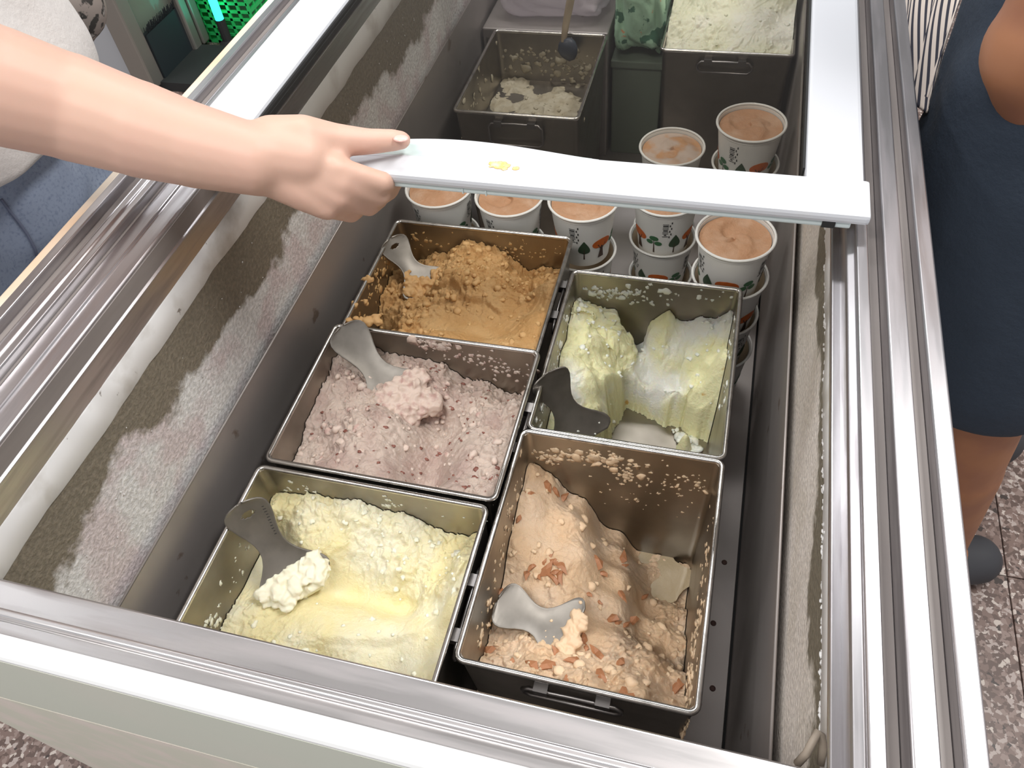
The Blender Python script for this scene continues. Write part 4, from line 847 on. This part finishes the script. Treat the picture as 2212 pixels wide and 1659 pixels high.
# --- person at the right beside the rail
pr = thing('person', (.42, .80, 0), 'person in navy shorts standing beside the right freezer rail', 'person')
b2 = MB(); n2 = (.42, .90, 1.45)
kn, an = Vector((.318, .655, .52)), Vector((.425, .715, .10)); hp1, hp2 = Vector((.345, .80, .90)), Vector((.52, .92, .90))
chain(b2, [(.43, .87, .92), (.43, .88, 1.10), (.42, .89, 1.30)], [.12, .11, .12]); chain(b2, [(.30, .78, 1.36), (.54, 1.0, 1.36)], [.058, .058]); chain(b2, [(.42, .89, 1.36), (.41, .88, 1.48)], [.058, .052]); head(b2, (.40, .87, 1.57), (-.7, -.5, -.3))
chain(b2, [hp1, kn + Vector((0.006, 0.004, .02)), kn + (an - kn) * .35, an], [.085, .056, .055, .036]); chain(b2, [an + Vector((0, 0, -.05)), (.50, .735, .035)], [.045, .034])
chain(b2, [hp2, (.52, .95, .50), (.54, .98, .10)], [.085, .058, .038]); chain(b2, [(.54, .98, .06), (.44, .90, .035)], [.045, .034])
el = P(2248, 105, .34)
chain(b2, [(.30, .78, 1.36), (el + Vector((.30, .78, 1.36))) / 2 + Vector((-.01, -.02, 0)), el], [.050, .044, .040]); chain(b2, [el, P(2262, 190, .38), (.31, .74, .86)], [.043, .040, .028]); chain(b2, [(.31, .74, .86), (.33, .77, .80)], [.03, .025])
for k in range(4): chain(b2, [(.325 + .008 * k, .755 + .012 * k, .81), (.335 + .008 * k, .775 + .012 * k, .74)], [.011, .009], 8)
chain(b2, [(.54, 1.0, 1.36), (.62, 1.06, 1.08), (.60, 1.0, .84)], [.052, .044, .03])
fuse('body', b2, M['skin2'], pr, .007, 5)
s2 = MB(); chain(s2, [(.43, .87, .95), (.43, .86, .86)], [.165, .165]); chain(s2, [(.335, .775, .90), (.318, .735, .80), (.318, .672, .585)], [.148, .138, .096]); chain(s2, [hp2, (.52, .94, .56)], [.14, .11]); chain(s2, [(.285, .72, .86), (.30, .70, .70)], [.105, .105])
def hem(co):
    co = co.copy(); w = .008 * fbm(co[:, 2] * 8, co[:, 1] * 6, 17, 3); c_ = np.array([.40, .82]); d = co[:, :2] - c_; L = np.linalg.norm(d, axis=1, keepdims=True) + 1e-6; co[:, :2] += d / L * w[:, None]
    co[:, 2] = np.where(co[:, 2] < .545, .545 + (co[:, 2] - .545) * .06, co[:, 2]); return co
fuse('shorts', s2, M['navy'], pr, .009, 5, .5, hem)
t2_ = MB(); chain(t2_, [(.43, .88, 1.00), (.43, .88, 1.15), (.42, .89, 1.32)], [.155, .14, .135]); chain(t2_, [(.30, .78, 1.36), (.54, 1.0, 1.36)], [.078, .078]); chain(t2_, [(.30, .78, 1.36), (.26, .71, 1.17)], [.07, .07]); fuse('shirt', t2_, M['teal'], pr, .011, 5)
for a, b_ in ((an + Vector((-.03, -.01, -.055)), (.495, .735, .036)), (Vector((.55, .985, .045)), (.44, .90, .036))):
    q = MB(); chain(q, [a, b_], [.05, .042]); fuse('shoe', q, M['shoe'], pr, .008, 4, .5, lambda c_: np.stack([c_[:, 0], c_[:, 1], np.maximum(c_[:, 2], 0.0)], 1))
hh = MB(); seg(hh, (.415, .88, 1.605), (.415, .88, 1.6051), .102, .102); fuse('hair', hh, M['hair'], pr, .01, 4)
# striped cloth hanging at the hip
def stripes():
    m = bpy.data.materials.new('striped_cloth'); m.use_nodes = True; nt = m.node_tree; N = nt.nodes; L = nt.links; bs = N['Principled BSDF']
    at_ = N.new('ShaderNodeUVMap'); sx = N.new('ShaderNodeSeparateXYZ'); L.new(at_.outputs[0], sx.inputs[0])
    ma = N.new('ShaderNodeMath'); ma.operation = 'MULTIPLY'; ma.inputs[1].default_value = 16; L.new(sx.outputs[0], ma.inputs[0]); fr_ = N.new('ShaderNodeMath'); fr_.operation = 'FRACT'; L.new(ma.outputs[0], fr_.inputs[0])
    gt = N.new('ShaderNodeMath'); gt.operation = 'GREATER_THAN'; gt.inputs[1].default_value = .58; L.new(fr_.outputs[0], gt.inputs[0])
    mx = N.new('ShaderNodeMix'); mx.data_type = 'RGBA'; L.new(gt.outputs[0], mx.inputs['Factor']); mx.inputs['A'].default_value = (.60, .52, .46, 1); mx.inputs['B'].default_value = (.025, .025, .04, 1)
    L.new(mx.outputs['Result'], bs.inputs['Base Color']); bs.inputs['Roughness'].default_value = .9; return m
TL_, TR_ = P(1955, -120, .47), P(2120, -120, .47); BL_, BR_ = P(1930, 250, .455), P(2012, 225, .455)
nu, nv = 40, 40; vs = []; uv = []
for j in range(nv + 1):
    for i in range(nu + 1):
        a, c_ = i / nu, j / nv; p = (TL_ * (1 - a) + TR_ * a) * (1 - c_) + (BL_ * (1 - a) + BR_ * a) * c_
        w = .010 * math.sin(a * 16 + 2 * c_) * (.4 + .6 * c_); vs.append(p + Vector((.4 * w, -w, 0))); uv.append((a + .05 * math.sin(4 * c_), c_))
fs = [[j * (nu + 1) + i, j * (nu + 1) + i + 1, (j + 1) * (nu + 1) + i + 1, (j + 1) * (nu + 1) + i] for j in range(nv) for i in range(nu)]
so_ = mk('striped_shirt_tail', vs, fs, stripes(), pr, True); ul = so_.data.uv_layers.new(name='UVMap')
for lp in so_.data.loops: ul.data[lp.index].uv = uv[lp.vertex_index]
so_.modifiers.new('t', 'SOLIDIFY').thickness = .003

# ------------------------------------------------------------------ display fridge and green crates beyond the freezer
fg = thing('display_fridge', (-2.15, 2.2, 0), 'grey display fridge with glass door beyond the orange freezer edging', 'fridge')
gm = mat('fridge_grey_panel', (.40, .41, .43), .35); fm = mat('fridge_frame', (.30, .28, .25), .4, .6)
MB().box((-2.7, 1.95, .0), (-1.80, 2.255, 1.9)).build('fridge_body', mat('fridge_inside', (.28, .29, .25), .6), fg)
MB().box((-2.7, 1.935, .0), (-1.80, 1.95, 1.9)).build('side_panel', gm, fg)
bevel(MB().box((-1.835, 1.925, .02), (-1.765, 1.985, 1.9)).build('door_post', fm, fg), .006); bevel(MB().box((-1.80, 2.165, .02), (-1.745, 2.205, 1.9)).build('door_post', fm, fg), .006); bevel(MB().box((-1.80, 2.215, .02), (-1.745, 2.255, 1.9)).build('door_post', fm, fg), .006)
MB().box((-1.790, 1.985, .17), (-1.780, 2.165, 1.88)).build('door_glass', sheer('door_glass_mat', (.80, .88, .82), 1.5, .05, (.30, .33, .27), .5), fg)
MB().box((-1.80, 1.96, 0), (-1.64, 2.20, .03)).build('low_dark_slab', M['dark'], fg)  # low dark slab on the floor along the fridge
kp = MB().box((-1.80, 1.985, .03), (-1.760, 2.165, .17)).build('kick_plate', mat('black_kick_plate', (.012, .018, .022), .7), fg)
br = MB(); rng = np.random.default_rng(6)
for k in range(150):
    y = rng.uniform(1.987, 2.163); br.tube([(-1.765, y, .165), (-1.758, y + rng.normal(0, .003), .165 + rng.uniform(.01, .035))], .0012, 3)
br.build('brush_bristle', mat('black_bristle', (.015, .02, .022), .8), fg)['kind'] = 'stuff'
gr = mat('green_crate_plastic', (.03, .55, .14), .4)
def crate(loc, label):
    t = thing('green_crate', loc, label, 'crate', 'stacked green crates'); x, y, z = loc; w, d, h = .42, .50, .17
    for yy in np.linspace(0, d, 14): MB().box((x + w - .006, y + yy - .004, z), (x + w, y + yy + .004, z + h)).build('upright_slat', gr, t)
    for zz in (0, .026, .052, .079, .105, .132, .158): MB().box((x, y - .006, z + zz), (x + w, y + .002, z + zz + .009)).build('side_slat', gr, t); MB().box((x + w - .008, y, z + zz), (x + w + .002, y + d, z + zz + .012)).build('end_slat', gr, t); MB().box((x, y + d, z + zz), (x + w, y + d + .006, z + zz + .012)).build('side_slat', gr, t)
    for xx in np.linspace(0, w, 12): MB().box((x + xx - .005, y - .006, z), (x + xx + .005, y, z + h)).build('upright_slat', gr, t)
    MB().box((x, y, z), (x + w, y + d, z + .006)).build('crate_floor', gr, t); MB().box((x - .002, y, z), (x + .004, y + d, z + h)).build('back_panel', gr, t)
    return t
for k, nm in enumerate(('green slatted plastic crate standing on the floor, lowest of its stack', 'green slatted plastic crate in the middle of its stack', 'green slatted plastic crate on top of its stack')): crate((-1.99, 2.275, .172 * k), nm)
ls = thing('light_tube', (-1.668, 2.238, .0), 'glowing turquoise light tube standing beside the green crates', 'light')
em = bpy.data.materials.new('turquoise_glow'); em.use_nodes = True; e_ = em.node_tree.nodes['Principled BSDF']; e_.inputs['Emission Color'].default_value = (.03, .9, .65, 1); e_.inputs['Emission Strength'].default_value = 3.0; e_.inputs['Base Color'].default_value = (.1, .8, .7, 1)
MB().lathe([(.014, .10), (.014, 1.7)], (-1.668, 2.238, 0), 12, True, True).build('tube', em, ls, True); MB().lathe([(.03, 0), (.03, .02), (.016, .03), (.016, .10)], (-1.668, 2.238, 0), 12, True, True).build('socket', M['dark'], ls)
